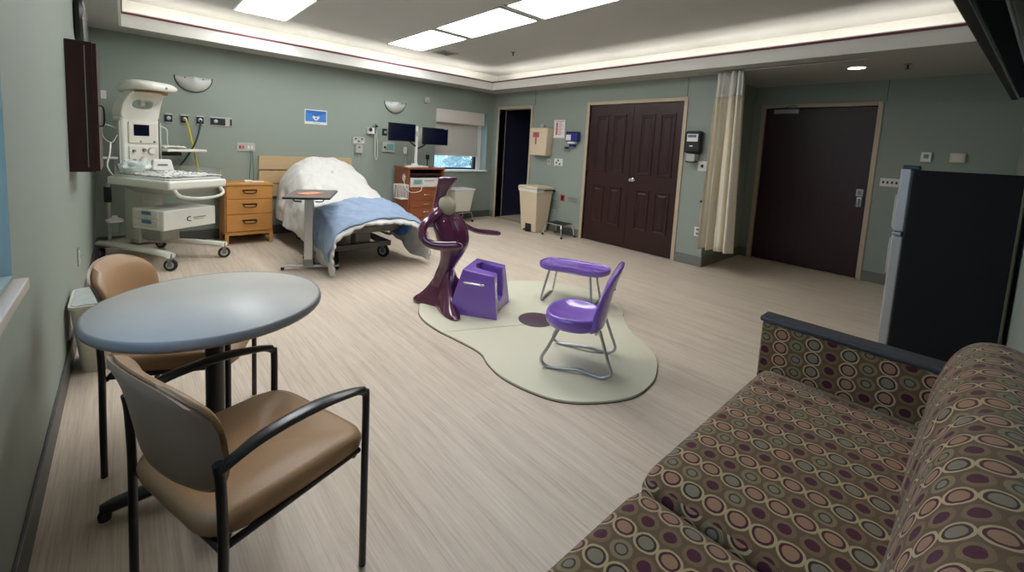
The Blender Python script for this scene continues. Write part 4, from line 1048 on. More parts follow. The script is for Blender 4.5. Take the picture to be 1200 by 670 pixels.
# ------------------------------------------------------------------ bin and stool by the right wall
t = thing('step_on_bin', 'tall beige pedal bin with a white liner beside the dark doorway', 'waste bin', (5.20, 5.09, 0), 0)
obj('bin_body', B().taper((0,0,.0),(.27,.35),(.40,.43),.72), 'beige_bin', t, bevel=.02)
obj('bin_liner', B().taper((0,0,.68),(.41,.44),(.42,.45),.05), 'white_plastic', t, bevel=.008)
obj('bin_lid', B().taper((0,0,.735),(.44,.47),(.40,.43),.045), 'beige_bin', t, bevel=.012)
obj('pedal', B().bb(-.22,-.12,-.06,.04,.03,.055), 'dark_rubber', t, bevel=.006)
obj('pedal_recess', B().bb(-.155,-.10,-.08,.06,.005,.14), 'dark_rubber', t, bevel=.004)
obj('lid_hinge', B().cyl((.17,-.25,.71),(.17,-.28,.71),.02).cyl((-.05,-.25,.72),(.17,-.25,.72),.01), 'black_plastic', t)
t = thing('step_stool', 'low chrome step stool with black tread next to the beige bin', 'step stool', (5.255, 4.57, 0))
obj('tread', B().bb(-.13,.13,-.17,.17,.20,.222), 'dark_rubber', t, bevel=.008)
obj('tread_band', B().tube([(-.13,-.17,.205),(.13,-.17,.205),(.13,.17,.205),(-.13,.17,.205)], .009, closed=True), 'chrome', t)
for sx in (-1,1):
    for sy in (-1,1):
        l = obj('leg', B().tube([(sx*.12,sy*.155,.205),(sx*.145,sy*.18,.15),(sx*.16,sy*.205,.02)], .011, smooth=3), 'chrome', t)
        obj('rubber_foot', B().lathe([(.017,0),(.016,.03),(.012,.032)], (sx*.161,sy*.207,0)), 'dark_rubber', l)

# ------------------------------------------------------------------ waste bin by the left wall
t = thing('waste_basket', 'cream rectangular waste basket against the left wall behind the table', 'waste bin', (XL+.155, 3.38, 0))
b = B()
def rr(hx, hy, z, r=.04, n_=5):
    out = []
    for cx_, cy_, a0 in ((hx-r,hy-r,0),(-hx+r,hy-r,PI/2),(-hx+r,-hy+r,PI),(hx-r,-hy+r,1.5*PI)):
        for k_ in range(n_): a = a0+PI/2*k_/(n_-1); out.append((cx_+r*math.cos(a), cy_+r*math.sin(a), z))
    return out
b.rings([rr(.10,.145,0),rr(.135,.185,.38),rr(.142,.192,.385),rr(.142,.192,.40),rr(.130,.180,.40),rr(.125,.175,.37),rr(.092,.135,.015)])
obj('basket_body', b, 'cream', t, ang=50)
b = B(); b.rings([rr(.131,.181,.405),rr(.124,.174,.39),rr(.10,.15,.16),rr(.08,.12,.12)])
for v in b.bm.verts: v.co += Vector((.006,.006,.004))*noise.noise(v.co*30)
obj('bin_liner', b, 'bag', t)

# ------------------------------------------------------------------ round table
t = thing('round_table', 'round grey laminate table on a black pedestal at the left', 'table', (.24, 1.925, 0), math.radians(12))
obj('tabletop', B().lathe([(.02,.705),(.34,.705),(.366,.712),(.370,.736),(.367,.7405),(.02,.7405)], seg=96), 'laminate', t, ang=60)
obj('edge_band', B().lathe([(.352,.703),(.366,.704),(.374,.712),(.376,.724),(.373,.736),(.369,.7412),(.364,.7410)], seg=96, torus=True), 'table_edge', t, ang=60)
obj('table_column', B().lathe([(.032,.05),(.032,.69),(.05,.695),(.05,.705)], seg=28), 'black', t)
obj('column_collar', B().lathe([(.06,.045),(.055,.07),(.034,.09)], seg=28), 'black', t)
for k_ in range(4):
    a = k_*PI/2 + math.radians(165)
    c, s_ = math.cos(a), math.sin(a)
    l = obj('foot', B().tube([(0,0,.065),(c*.12,s_*.12,.062),(c*.30,s_*.30,.045),(c*.335,s_*.335,.038)], [(.03,.028),(.03,.027),(.027,.022),(.024,.018)], seg=10, up=(0,0,1)), 'black', t)
    obj('glide', B().lathe([(.018,0),(.02,.02),(.016,.03)], (c*.325,s_*.325,0)), 'black', l)
obj('mounting_plate', B().bb(-.14,.14,-.14,.14,.695,.706), 'black', t)

# ------------------------------------------------------------------ armchairs
def make_armchair():
    t = thing('armchair', 'tan vinyl armchair with black arms in front of the round table', 'chair', (0,0,0), 0, 'tan armchairs at the round table')
    W, D = .228, .205       # half width / half depth of the leg footprint
    # seat cushion: rounded, slightly dished
    n_ = 20; top, bot = [], []
    R_ = []
    def outline(sx_, sy_, z, e=7., oy=0.):
        pts = []
        for k_ in range(44):
            a = 2*PI*k_/44; ca, sa = math.cos(a), math.sin(a)
            x = sx_*math.copysign(abs(ca)**(2/e), ca); y = sy_*math.copysign(abs(sa)**(2/e), sa) + oy
            w_ = 1.0 if y > 0 else 1.0 - .10*(y/sy_)**2 * (1 if y < 0 else 0)
            zz = z + (-.018*(max(0, y/sy_)**3))
            pts.append((x*w_, y, zz))
        return pts
    R_ = [outline(.19,.18,.400),outline(.222,.215,.404),outline(.234,.232,.420),outline(.237,.236,.446),outline(.230,.230,.462),outline(.208,.208,.471),outline(.13,.13,.466),outline(.03,.03,.463)]
    obj('seat', B().rings(R_), 'tan', t, ang=70)
    # back cushion: curved shield with rolled top
    def back(thick, infl, ygap, s0):
        P1, P2 = [], []
        NU, NV = 22, 14
        for j in range(NV+1):
            v = -1 + 2*j/NV; r1, r2 = [], []
            for i in range(NU+1):
                u = -1 + 2*i/NU
                # squircle mapping of the shield outline
                x = u*math.sqrt(max(0, 1 - .28*abs(v)**3.5)); zz = v*math.sqrt(max(0, 1 - .22*abs(u)**5))
                top_ = .035*(1-abs(u)**2)*(1 if v > 0 else 0)*v
                X_ = s0*.217*x*(1 + .05*v); Z_ = .655 + .135*s0*zz + top_ - .008*(1-v)*abs(u)
                Yc = -.170 - .050*(1 - x*x) - .045*((Z_-.50)/.28) - (.030*max(0,v)**3)
                e = (1-abs(u)**6)*(1-abs(v)**6)
                h_ = thick*e**.5 + infl
                r1.append((X_, Yc + h_ + ygap, Z_)); r2.append((X_, Yc - h_ + ygap, Z_))
            P1.append(r1); P2.append(r2)
        b = B().grid(P1).grid(P2)
        bmesh.ops.remove_doubles(b.bm, verts=b.bm.verts, dist=.0008)
        return b
    b1 = back(.020, .0, .004, 1.0)
    # close the rim between both skins
    obj('back_cushion', b1, 'tan', t, ang=120)
    b2 = back(.018, .0, -.010, 1.012)
    obj('back_shell', b2, 'tan_shell', t, ang=120)
    for sx in (-1, 1):
        x = sx*(W+.012)
        obj('front_leg', B().tube([(x,D,0),(x,D+.0,.30),(x,D,.57),(x,D-.008,.598),(x,D-.03,.612)], .0115, smooth=5, seg=12), 'black', t)
        obj('rear_leg', B().tube([(x,-D-.012,0),(x,-D-.01,.25),(x,-D-.008,.42),(x,-D-.012,.58),(x,-D-.018,.635)], .0115, smooth=5, seg=12), 'black', t)
        obj('armrest', B().tube([(x,D-.01,.606),(x,D-.06,.622),(x,.03,.642),(x,-.12,.642),(x,-D-.018,.615)], [(.012,.011),(.021,.010),(.026,.011),(.022,.010),(.013,.011)], smooth=6, seg=14, up=(0,0,1)), 'black', t)
        obj('seat_rail', B().tube([(x*.93,D-.01,.402),(x*.93,-D+.01,.402)], .010, seg=10), 'black', t)
    obj('cross_rail', B().tube([(-W,D-.03,.397),(W,D-.03,.397)], .010, seg=10), 'black', t)
    obj('cross_rail', B().tube([(-W,-D,.397),(W,-D,.397)], .010, seg=10), 'black', t)
    return t
ch = make_armchair()
ch.location = (.272, 1.383, 0); ch.rotation_euler.z = -1.245
ch['label'] = 'tan armchair nearest the camera, in front of the round table'
dup(ch, (.20, 2.335, 0), -1.96, 'tan armchair beyond the round table, partly hidden by its top')

# ------------------------------------------------------------------ foam mats
outline_pts = [(1.77,3.0),(1.94,3.18),(2.35,3.27),(2.96,3.15),(3.31,2.85),(3.43,2.37),(3.26,2.04),(3.09,1.9),(2.89,1.7),(2.78,1.51),(2.68,1.38),(2.55,1.29),(2.35,1.21),(2.11,1.2),(1.89,1.3),(1.74,1.44),(1.67,1.63),(1.65,1.81),(1.68,1.98),(1.73,2.12),(1.72,2.33),(1.69,2.57),(1.70,2.81)]
full = [(p[0], p[1]) for p in bez(outline_pts, 6, True)]
A_, C_ = Vector((1.731,2.508)), Vector((3.13,1.93))
nrm_ = Vector((-(C_-A_).y, (C_-A_).x)).normalized()
def clip(poly, sgn, gap=.0022):
    out = []
    def d_(p): return sgn*((Vector(p)-A_).dot(nrm_)) - gap
    for i in range(len(poly)):
        p, q = poly[i], poly[(i+1) % len(poly)]; a, b_ = d_(p), d_(q)
        if a >= 0: out.append(p)
        if a*b_ < 0: k_ = a/(a-b_); out.append((p[0]+(q[0]-p[0])*k_, p[1]+(q[1]-p[1])*k_))
    return out
for sg, lab in ((1, 'pale yellow foam mat half under the maroon and purple birthing seat'), (-1, 'pale yellow foam mat half under the purple chair')):
    t = thing('floor_mat', lab, 'mat', (2.4, 2.2, 0), 0, 'pale yellow floor mats')
    po = [(x-2.4, y-2.2) for x, y in clip(full, sg)]
    obj('mat_pad', B().prism(po, .003, .017), 'mat', t, bevel=.003, ang=60)
    cx_ = sum(p[0] for p in po)/len(po); cy_ = sum(p[1] for p in po)/len(po)
    po2 = [(cx_+(x-cx_)*1.004, cy_+(y-cy_)*1.004) for x, y in po]
    obj('mat_underside', B().prism(po2, 0, .004), 'mat_edge', t)
tag(obj('foot_disc', B().lathe([(.02,0),(.135,0),(.142,.002),(.142,.005),(.138,.0065),(.02,.0065)], seg=48), 'mat_edge', loc=(2.43, 2.29, .0172)), 'round plum disc on the mat seam between seat and table', 'mat disc')

# ------------------------------------------------------------------ purple chair
def tapered(pts, rad): return pts
t = thing('birthing_chair', 'glossy purple low chair with steel sled legs on the mat', 'chair', (2.19, 1.64, .017), math.radians(30))
def se(a, rx, ry, p=.85): return rx*math.copysign(abs(math.cos(a))**p, math.cos(a)), ry*math.copysign(abs(math.sin(a))**p, math.sin(a))
R_ = []
for k_, z in ((.25,.243),(.70,.245),(.88,.256),(.97,.276),(1.0,.300),(.985,.324),(.93,.335),(.86,.331),(.70,.317),(.45,.306),(.15,.303)):
    row = []
    for q in range(56):
        a = 2*PI*q/56; x, y = se(a, .205*k_, .185*k_)
        x *= 1 - .12*max(0, y/.185)**2*0
        zz = z
        if z > .30: zz += .012*(x/.2)**2*k_ + (.008*math.cos(x/.2*PI*1.6)*(1-k_)*1.5)
        row.append((x, y + .060, zz))
    R_.append(row)
obj('seat', B().rings(R_), 'purple', t, ang=80)
R_ = []
for y, z, hw, th_ in ((-.030,.265,.13,.020),(-.075,.270,.155,.034),(-.108,.300,.165,.036),(-.125,.36,.165,.030),(-.142,.43,.160,.024),(-.163,.51,.155,.020),(-.188,.59,.148,.017),(-.208,.645,.130,.015),(-.217,.672,.100,.013),(-.221,.684,.050,.009)):
    tl = math.atan2(.06, .25) if z > .31 else .9 - (z-.265)*10
    row = []
    for q in range(40):
        a = 2*PI*q/40; x, d_ = se(a, hw, th_, .7)
        wrap = .040*(abs(x)/.165)**2.0*(1 if z > .34 else .5)*(1 - .5*max(0, (z-.5)/.2))
        row.append((x, y + d_*math.cos(tl) + wrap, z + d_*math.sin(tl)))
    R_.append(row)
b = B(); rows_ = R_
cc_ = []
for a_, b_ in zip(rows_, rows_[1:]):
    for k_ in range(3): cc_.append([tuple(Vector(p)*(1-k_/3) + Vector(q)*(k_/3)) for p, q in zip(a_, b_)])
cc_.append(rows_[-1])
obj('backrest', B().rings(cc_), 'purple', t, ang=80)
obj('slot_highlight', B().bb(-.05,.05,-.190,-.170,.52,.532), 'ltgrey', t)  # pale strip painted as the bright highlight at the back's slot
for sx in (-1,1):
    x = sx*.165
    obj('leg', B().tube([(x*.9,.13,.26),(x*1.02,.185,.14),(x*1.08,.225,.055),(x*1.08,.19,.012),(x*1.05,.08,.016),(x*1.02,-.02,.024),(x*1.05,-.10,.012),(x*1.08,-.165,.012),(x*1.08,-.205,.05),(x*1.02,-.175,.14),(x*.9,-.12,.29)], .0105, smooth=6, seg=12), 'steel', t)
obj('under_frame', B().tube([(-.148,.13,.255),(.148,.13,.255)], .0105).tube([(-.148,-.10,.262),(.148,-.10,.262)], .0105), 'steel', t)

# ------------------------------------------------------------------ purple table
t = thing('kidney_table', 'low purple kidney-shaped table with steel sled legs', 'table', (3.03, 2.42, .012), math.radians(-66.4))
kid = [(-.31,.02),(-.27,.13),(-.12,.165),(.05,.165),(.22,.16),(.315,.09),(.32,-.02),(.26,-.12),(.15,-.145),(.02,-.125),(-.10,-.145),(-.22,-.155),(-.30,-.09)]
kp = bez(kid, 5, True)
def kring(k_, z): return [(p[0]*(1-k_) if abs(p[0]) > 0 else 0, p[1]*(1-k_*1.9), z) for p in kp]
obj('tabletop', B().rings([kring(.10,.295),kring(.02,.297),kring(0,.306),kring(-.012,.330),kring(0,.344),kring(.02,.346),kring(.045,.336),kring(.5,.335),kring(.9,.335)]), 'purple', t, ang=50)
for sx, x in ((-1,-.215),(1,.20)):
    obj('leg', B().tube([(x*.9,-.11,.30),(x*1.02,-.14,.16),(x*1.10,-.17,.05),(x*1.12,-.145,.012),(x*1.12,-.05,.018),(x*1.12,.05,.022),(x*1.12,.13,.012),(x*1.10,.165,.05),(x*1.0,.14,.16),(x*.9,.12,.30)], .0105, smooth=6, seg=12), 'steel', t)
obj('under_frame', B().tube([(-.19,-.11,.292),(.18,-.11,.292)], .009).tube([(-.19,.12,.292),(.18,.12,.292)], .009), 'steel', t)

# ------------------------------------------------------------------ birthing support seat
bf = Vector((.57,-.82,0)).normalized()
thb = math.atan2(-bf.x, bf.y)          # local +y = forward
t = thing('birthing_support_seat', 'maroon figure-like support with arms and a purple seat block', 'birthing seat', (2.22, 2.75, .017), thb)
# local x: right of forward ; image-near side is  local +x ?  s=(.82,.57) is  -x
def S(s): return -s
# body
tab = [(-.375,.16,.085,.070),(-.35,.25,.080,.070),(-.31,.34,.090,.072),(-.275,.43,.122,.078),(-.262,.51,.150,.078),(-.275,.59,.165,.072),(-.300,.67,.172,.062),(-.335,.74,.160,.055),(-.37,.795,.118,.050),(-.398,.835,.072,.045),(-.412,.87,.050,.040),(-.408,.91,.048,.038),(-.392,.96,.058,.040),(-.370,1.01,.074,.044),(-.350,1.055,.088,.048),(-.342,1.082,.092,.048),(-.340,1.096,.080,.038)]
cc, rr_ = catmull([Vector((a, 0, z)) for a, z, *_ in tab], [(hw, hd) for a, z, hw, hd in tab], 4)
def twist(z): return -math.radians(30)*min(1, max(0, (z-.30)/.25))
def sect(a0, z, x, y):
    tw = twist(z); return (x*math.cos(tw) - y*math.sin(tw), a0 + x*math.sin(tw) + y*math.cos(tw), z)
R_ = []
for p, (hw, hd) in zip(cc, rr_):
    row = []
    for k_ in range(32):
        a = 2*PI*k_/32; ca, sa = math.cos(a), math.sin(a)
        row.append(sect(p.x, p.z, hw*math.copysign(abs(ca)**.8, ca), hd*math.copysign(abs(sa)**.9, sa)))
    R_.append(row)
# skirt: three flared lobes that melt into the column
R2 = []
for z, k_, e_ in ((0,1.,.10),(.012,1.02,.10),(.03,.93,.095),(.05,.78,.09),(.08,.60,.088),(.115,.44,.085),(.16,.29,.082),(.21,.16,.079),(.27,.06,.076),(.33,0,.072)):
    row = []
    for q in range(72):
        a = 2*PI*q/72 - PI
        def bump(c, w_): d = (a-c+PI) % (2*PI) - PI; return math.exp(-(d/w_)**2)
        lobe = .33*bump(math.radians(40), .30) + .33*bump(math.radians(140), .30) + .13*bump(math.radians(-90), .55) + .02
        r_ = e_*.95 + lobe*k_
        row.append((r_*math.cos(a), -.375 + .055*min(1, z/.33) + r_*math.sin(a)*(1 if z > 0 else 1), z))
    R2.append(row)
body = obj('body', B().rings(R_), 'maroon', t, ang=75)
obj('flared_base', B().rings(R2), 'maroon', t, ang=75)
for s in (-1, 1):
    pts_ = []
    for x, y, z in ((.030,.062,.735),(.022,.074,.66),(.030,.080,.58),(.075,.074,.54),(.115,.056,.58),(.112,.052,.66),(.075,.056,.73)):
        a0 = lerp([(a_z, a_a) for a_a, a_z, *_ in tab], z); pts_.append(sect(a0, z, s*x, y-.006))
    obj('chest_ridge', B().tube(pts_, .007, smooth=6, seg=8, closed=True), 'maroon', body)
# arms
obj('arm', B().tube([(S(-.07),-.385,.795),(S(-.15),-.40,.775),(S(-.235),-.43,.72),(S(-.275),-.435,.655),(S(-.295),-.40,.60),(S(-.29),-.33,.572),(S(-.275),-.24,.566),(S(-.26),-.15,.575),(S(-.25),-.10,.578)], [(.04,.04),(.042,.038),(.040,.032),(.038,.028),(.038,.024),(.036,.022),(.038,.020),(.036,.018),(.016,.011)], seg=14, smooth=6), 'maroon', t)
obj('arm', B().tube([(S(.07),-.385,.795),(S(.13),-.37,.78),(S(.20),-.36,.745),(S(.245),-.31,.69),(S(.26),-.24,.635),(S(.26),-.15,.605),(S(.255),-.04,.602),(S(.25),.05,.604),(S(.25),.08,.604)], [(.035,.035),(.036,.030),(.034,.024),(.032,.020),(.032,.019),(.034,.018),(.038,.017),(.034,.015),(.014,.009)], seg=14, smooth=6), 'maroon', t)
# neck pad
b = B(); b.sph((0,0,0), (.080,.052,.088), 24, 16, Matrix.Rotation(-.5,3,'Z') @ Matrix.Rotation(.35,3,'X') @ Matrix.Rotation(.5,3,'Y'))
for v in b.bm.verts: v.co *= 1 + .05*noise.noise(v.co*26)
pad = obj('neck_pillow', b, 'pillow', t, loc=(S(.015)+.02,-.335,.852))
obj('pillow_strap', B().lathe([(.053,-.014),(.056,-.012),(.056,.012),(.053,.014)], (-.02,-.076,.03), 24, sy=.85, torus=True), 'pillow', pad)
# purple U-shaped block
b = B()
def V(x, y, z): return b.bm.verts.new(Vector((S(x), y, z)))
W_, Wt, H, HF = .215, .19, .375, .345
yb, yf, yt = -.20, .205, .155
n0 = .085
o_ = dict(a=V(-W_,yb-.02,0), b=V(W_,yb-.02,0), c=V(W_,yf,0), d=V(-W_,yf,0), e=V(-n0-.02,yf-.03,0), f=V(n0+.02,yf-.03,0))
tt_ = dict(a=V(-Wt,yb+.09,H), b=V(Wt,yb+.09,H), c=V(Wt,yt,HF), d=V(-Wt,yt,HF), e=V(-n0,yt,HF), f=V(n0,yt,HF), g=V(n0,-.05,H), h=V(-n0,-.05,H))
m1 = dict(e=V(-n0-.01,yf-.035,.09), f=V(n0+.01,yf-.035,.09), g=V(n0,-.03,.10), h=V(-n0,-.03,.10))
fc = b._f
fc([o_['a'],o_['b'],o_['c'],o_['f'],o_['e'],o_['d']])
fc([tt_['a'],tt_['b'],tt_['g'],tt_['h']]); fc([tt_['b'],tt_['c'],tt_['f'],tt_['g']]); fc([tt_['d'],tt_['a'],tt_['h'],tt_['e']])
fc([o_['a'],o_['b'],tt_['b'],tt_['a']]); fc([o_['b'],o_['c'],tt_['c'],tt_['b']]); fc([o_['d'],o_['a'],tt_['a'],tt_['d']])
fc([o_['c'],o_['f'],m1['f'],tt_['f'],tt_['c']]); fc([o_['e'],o_['d'],tt_['d'],tt_['e'],m1['e']]); fc([o_['f'],o_['e'],m1['e'],m1['f']])
fc([m1['f'],m1['e'],m1['h'],m1['g']]); fc([m1['f'],m1['g'],tt_['g'],tt_['f']]); fc([m1['h'],m1['e'],tt_['e'],tt_['h']]); fc([m1['g'],m1['h'],tt_['h'],tt_['g']])
blk = obj('seat_block', b, 'purple', t, bevel=.036, seg=3, sub=1)
for s in (-1, 1):
    obj('grab_handle', B().tube([(S(s*.188),-.085,.270),(S(s*.220),-.075,.274),(S(s*.226),.0,.274),(S(s*.220),.075,.270),(S(s*.188),.085,.266)], .010, smooth=5), 'chrome', blk)

# ------------------------------------------------------------------ fridge
t = thing('refrigerator', 'black refrigerator with silver doors at the right behind the sofa', 'fridge', (4.15, .40, 0))
H_ = 1.40
obj('cabinet_body', B().bb(0,.62,-.58,-.068,.03,H_-.012), 'fridge', t, bevel=.004)
obj('cabinet_base', B().bb(.02,.60,-.55,-.07,0,.04), 'black_plastic', t)
fz = obj('freezer_door', B().bb(-.002,.62,-.062,0,.935,H_-.005), 'fridge_door', t, bevel=.012)
obj('handle_grip', B().bb(.02,.05,-.004,.012,.96,1.2), 'fridge_door', fz, bevel=.005)
fd = obj('fridge_door', B().bb(-.002,.62,-.062,0,.045,.905), 'fridge_door', t, bevel=.012)
obj('door_gap', B().bb(.004,.61,-.058,-.012,.905,.935), 'black_plastic', t)
obj('hinge_cover', B().bb(.0,.10,-.10,-.01,H_-.012,H_+.018), 'black_plastic', t, bevel=.006)
obj('handle_grip', B().bb(.02,.05,-.004,.012,.62,.88), 'fridge_door', fd, bevel=.005)
obj('middle_hinge', B().bb(-.012,.05,-.05,.0,.908,.932), 'chrome', t, bevel=.004)
obj('door_gasket', B().bb(.006,.61,-.07,-.06,.05,H_-.02), 'black_plastic', t)

# ------------------------------------------------------------------ sofa
def strip(prof, x0, x1, nx=2, axis='X', v0=0., crown=0., cx_taper=0.):
    """extrude a profile of (a, z) pairs along an axis; UV in metres"""
    b = B(); s_ = [v0]
    for p, q in zip(prof, prof[1:]): s_.append(s_[-1] + math.hypot(q[0]-p[0], q[1]-p[1]))
    P, U = [], []
    for i in range(nx+1):
        k_ = i/nx; x = x0 + (x1-x0)*k_
        e = 1 - abs(2*k_-1)**8
        row = []; ru = []
        for (a, z), v in zip(prof, s_):
            zz = z
            if crown: zz = z - crown*(1-e) 
            row.append((x, a, zz) if axis == 'X' else (a, x, zz)); ru.append((x, v))
        P.append(row); U.append(ru)
    b.grid(P, U)
    return b
def soft_box(x0, x1, y0, y1, z0, z1, r=.035, puff=.015, nu=26, nv=20):
    """upholstered cushion: rounded box with bulging top, planar UVs in metres by face direction"""
    b = B()
    bmesh.ops.create_cube(b.bm, size=1)
    bmesh.ops.subdivide_edges(b.bm, edges=b.bm.edges[:], cuts=14, use_grid_fill=True)
    hx, hy, hz = (x1-x0)/2, (y1-y0)/2, (z1-z0)/2; c = Vector(((x0+x1)/2, (y0+y1)/2, (z0+z1)/2))
    uvd = {}
    for v in b.bm.verts:
        p = Vector((v.co.x*2*hx, v.co.y*2*hy, v.co.z*2*hz)); q = Vector((max(-hx+r, min(hx-r, p.x)), max(-hy+r, min(hy-r, p.y)), max(-hz+r, min(hz-r, p.z))))
        d = p - q
        if d.length > 1e-6: p = q + d.normalized()*r*min(1, d.length/r if d.length < r else 1)
        bul = puff*(1-abs(v.co.x*2)**4)*(1-abs(v.co.y*2)**4)
        if v.co.z > .49: p.z += bul
        v.co = c + p
    b.bm.normal_update()
    for f in b.bm.faces:
        f.smooth = True
        n_ = f.normal; ax = max(range(3), key=lambda k_: abs(n_[k_]))
        for l in f.loops:
            co = l.vert.co
            if ax == 2: l[b.uv].uv = (co.x, co.y)
            elif ax == 1: l[b.uv].uv = (co.x, co.z + y1)
            else: l[b.uv].uv = (co.y, co.z)
    return b
t = thing('sofa', 'sofa upholstered in brown and plum oval-patterned fabric at the right', 'sofa', (0, 0, 0))
SX0, SX1 = .02, 2.17
obj('sofa_frame', B().bb(SX0,SX1+.02,-.12,.50,.08,.26), 'dark_rubber', t, bevel=.01)
for x in (SX0+.08, SX1-.05):
    for y in (-.08,.46): obj('leg', B().cyl((x,y,0),(x,y,.09),.022,.026), 'black', t)
obj('seat_cushion', soft_box(1.095, SX1-.004, -.02, .585, .25, .452, .04, .008), 'fabric', t, ang=60)
obj('seat_cushion', soft_box(SX0+.06, 1.085, -.02, .575, .25, .440, .04, .008), 'fabric', t, ang=60)
# back: leaning, fat rolled top
bp_ = [(.075,.40),(.060,.46),(.050,.53),(.038,.60),(.018,.68),(-.012,.745),(-.050,.785),(-.095,.800),(-.145,.795),(-.185,.770),(-.205,.70),(-.207,.40),(-.207,.12)]
bb_ = [(p[0], p[1]) for p in bez(bp_, 4)]
for x0_, x1_ in ((SX0, 2.265),):
    n_ = 60; P, U = [], []
    sl = [0.]
    for p, q in zip(bb_, bb_[1:]): sl.append(sl[-1] + math.hypot(q[0]-p[0], q[1]-p[1]))
    cxm = -.09
    for i in range(n_+1):
        k_ = i/n_; x = x0_ + (x1_-x0_)*k_
        d_end = min(x-x0_, x1_-x)
        sh = 1 - (max(0, .05-d_end)/.05)**2*.22
        row = []; ru = []
        for (a, z), v in zip(bb_, sl):
            zz = .40 + (z-.40)*(.78+.22*sh) if z > .40 else z
            aa = cxm + (a-cxm)*sh + .010*noise.noise(Vector((x*4, z*5, 0)))*(1 if a > -.1 else 0) - .016*math.exp(-((x-1.56-.25*(z-.6))/.03)**2)*(1 if a > -.1 else .3)
            row.append((x, aa, zz)); ru.append((x, v))
        P.append(row); U.append(ru)
    b = B().grid(P, U)
    # end caps
    for row, x in ((P[0], x0_), (P[-1], x1_)):
        vs = [b.bm.verts.new(Vector(p)) for p in row]
        f = b._f(vs)
        if f:
            for l in f.loops: l[b.uv].uv = (l.vert.co.y, l.vert.co.z)
    bmesh.ops.remove_doubles(b.bm, verts=b.bm.verts, dist=.0005)
    obj('back_cushion', b, 'fabric', t, ang=65)
# far arm
def arm_panel(x0, x1, y0, y1, z0, z1):
    b = B().bb(x0, x1, y0, y1, z0, z1)
    b.bm.normal_update(); bmesh.ops.recalc_face_normals(b.bm, faces=b.bm.faces)
    for f in b.bm.faces:
        ax = max(range(3), key=lambda k_: abs(f.normal[k_]))
        for l in f.loops:
            co = l.vert.co; l[b.uv].uv = (co.y+.022, co.z+.017) if ax == 0 else ((co.x, co.z) if ax == 1 else (co.x, co.y))
    return b
obj('arm_panel', arm_panel(2.172, 2.262, -.16, .612, .10, .652), 'fabric', t, bevel=.012)
obj('arm_panel', arm_panel(SX0-.05, SX0+.055, -.16, .612, .10, .652), 'fabric', t, bevel=.012)
obj('arm_cap', B().bb(2.166,2.270,-.17,.622,.650,.676), 'arm_cap', t, bevel=.011)
obj('arm_cap', B().bb(SX0-.055,SX0+.062,-.17,.622,.650,.676), 'arm_cap', t, bevel=.011)

# ------------------------------------------------------------------ television
t = thing('television', 'black television mounted high at the right edge, seen from below', 'television', (.873, .048, 1.62), math.atan2(-.086, 1.174))
obj('tv_case', B().bb(-.06,1.177,-.045,0,0,.70), 'tvglass', t, bevel=.006)
obj('tv_back', B().bb(.15,.98,-.085,-.045,.10,.60), 'black_plastic', t, bevel=.015)
obj('tv_screen', B().bb(-.045,1.162,0,.003,.015,.685), 'screen', t)
obj('bottom_bezel', B().bb(-.06,1.177,-.012,.005,-.006,.012), 'black_plastic', t, bevel=.003)
obj('wall_mount', B().bb(.45,.75,-.13,-.08,.22,.48), 'black', t, bevel=.004)
obj('mount_arm', B().bb(.56,.62,-.26,-.12,.30,.36), 'black', t, bevel=.004)

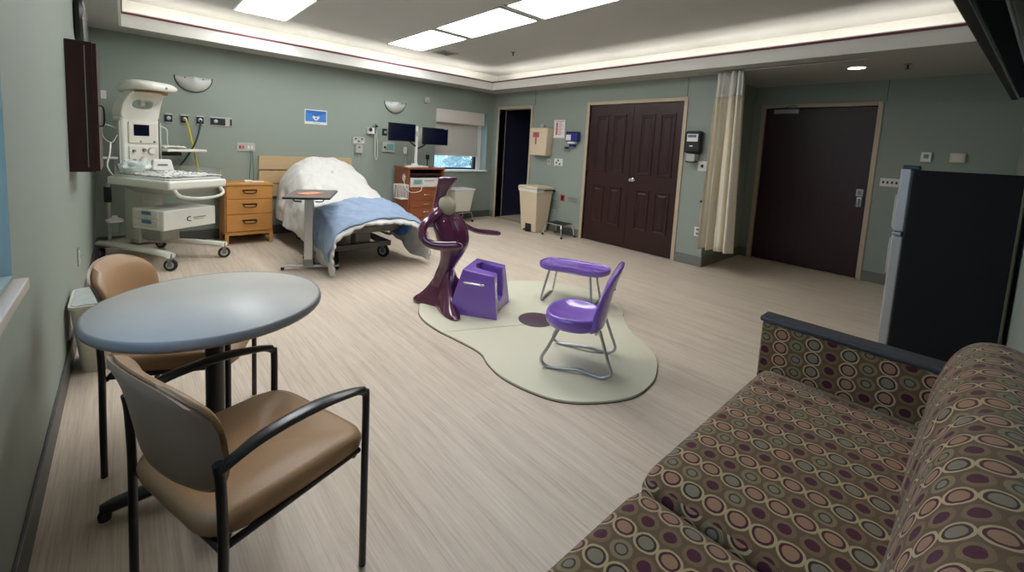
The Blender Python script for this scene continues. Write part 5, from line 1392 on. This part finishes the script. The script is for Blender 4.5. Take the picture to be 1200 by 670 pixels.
# ------------------------------------------------------------------ outdoors
struct('ground_outside', B().bb(-16, 20, 7.2, 26, -1.2, -1.1).bb(-16,-.9,-10,7.2,-1.2,-1.1), 'grass')
def tree(x, y, h, r, label, seed):
    rnd = random.Random(seed)
    t = thing('garden_tree', label, 'tree', (x, y, -1.1), 0, 'trees outside the far window')
    obj('trunk', B().tube([(0,0,0),(.05,0,h*.3),(-.05,.05,h*.6),(0,0,h*.8)], [.12,.10,.07,.03], smooth=3), 'bark', t)
    b = B()
    for i in range(1500):
        d = Vector((rnd.gauss(0,1), rnd.gauss(0,1), rnd.gauss(0,1))).normalized()*r*rnd.uniform(.55,1)*(.8+.3*noise.noise(Vector((i,0,0))))
        c = Vector((d.x, d.y, h*.62 + d.z*1.0)); s = rnd.uniform(.06,.13)
        u_ = Vector((rnd.gauss(0,1), rnd.gauss(0,1), rnd.gauss(0,1))).normalized()*s; w_ = u_.orthogonal().normalized()*s*.6
        b._f([b.bm.verts.new(c+u_), b.bm.verts.new(c+w_), b.bm.verts.new(c-u_), b.bm.verts.new(c-w_)])
    obj('crown', b, 'leaf', t, fix=False)
tree(7.2, 11.2, 3.3, 1.25, 'green leafy tree seen in the right half of the far window', 1)
tree(5.6, 13.0, 3.0, 1.1, 'green leafy tree seen at the left of the far window', 2)

# ------------------------------------------------------------------ world, camera, view
w = bpy.data.worlds.new('sky'); bpy.context.scene.world = w; w.use_nodes = True
nt = w.node_tree; bg = nt.nodes['Background']
bg.inputs[0].default_value = (.42,.66,1.0,1); bg.inputs[1].default_value = 2.2
R_yaw, R_pitch, R_roll = .738833, .096559, -.0551715
fwd = Vector((math.sin(R_yaw)*math.cos(R_pitch), math.cos(R_yaw)*math.cos(R_pitch), -math.sin(R_pitch)))
rt = Vector((math.cos(R_yaw), -math.sin(R_yaw), 0)); dn = fwd.cross(rt)
c_, s_ = math.cos(R_roll), math.sin(R_roll)
r2 = rt*c_ + dn*s_; d2 = rt*(-s_) + dn*c_
cam = bpy.data.cameras.new('camera'); co = bpy.data.objects.new('camera', cam); COL.objects.link(co)
mx = Matrix((( r2.x, -d2.x, -fwd.x), (r2.y, -d2.y, -fwd.y), (r2.z, -d2.z, -fwd.z))).to_4x4()
mx.translation = Vector((0, 0, 1.378)); co.matrix_world = mx
cam.sensor_width = 36; cam.sensor_fit = 'HORIZONTAL'; cam.lens = 499.25/1200*36
cam.shift_x = (600-599.5)/1200; cam.shift_y = -(335-223)/1200
cam.clip_start = .02
sc = bpy.context.scene; sc.camera = co
sc.view_settings.view_transform = 'Standard'; sc.view_settings.look = 'None'; sc.view_settings.exposure = .6; sc.view_settings.gamma = 1
sc.view_settings.use_curve_mapping = False
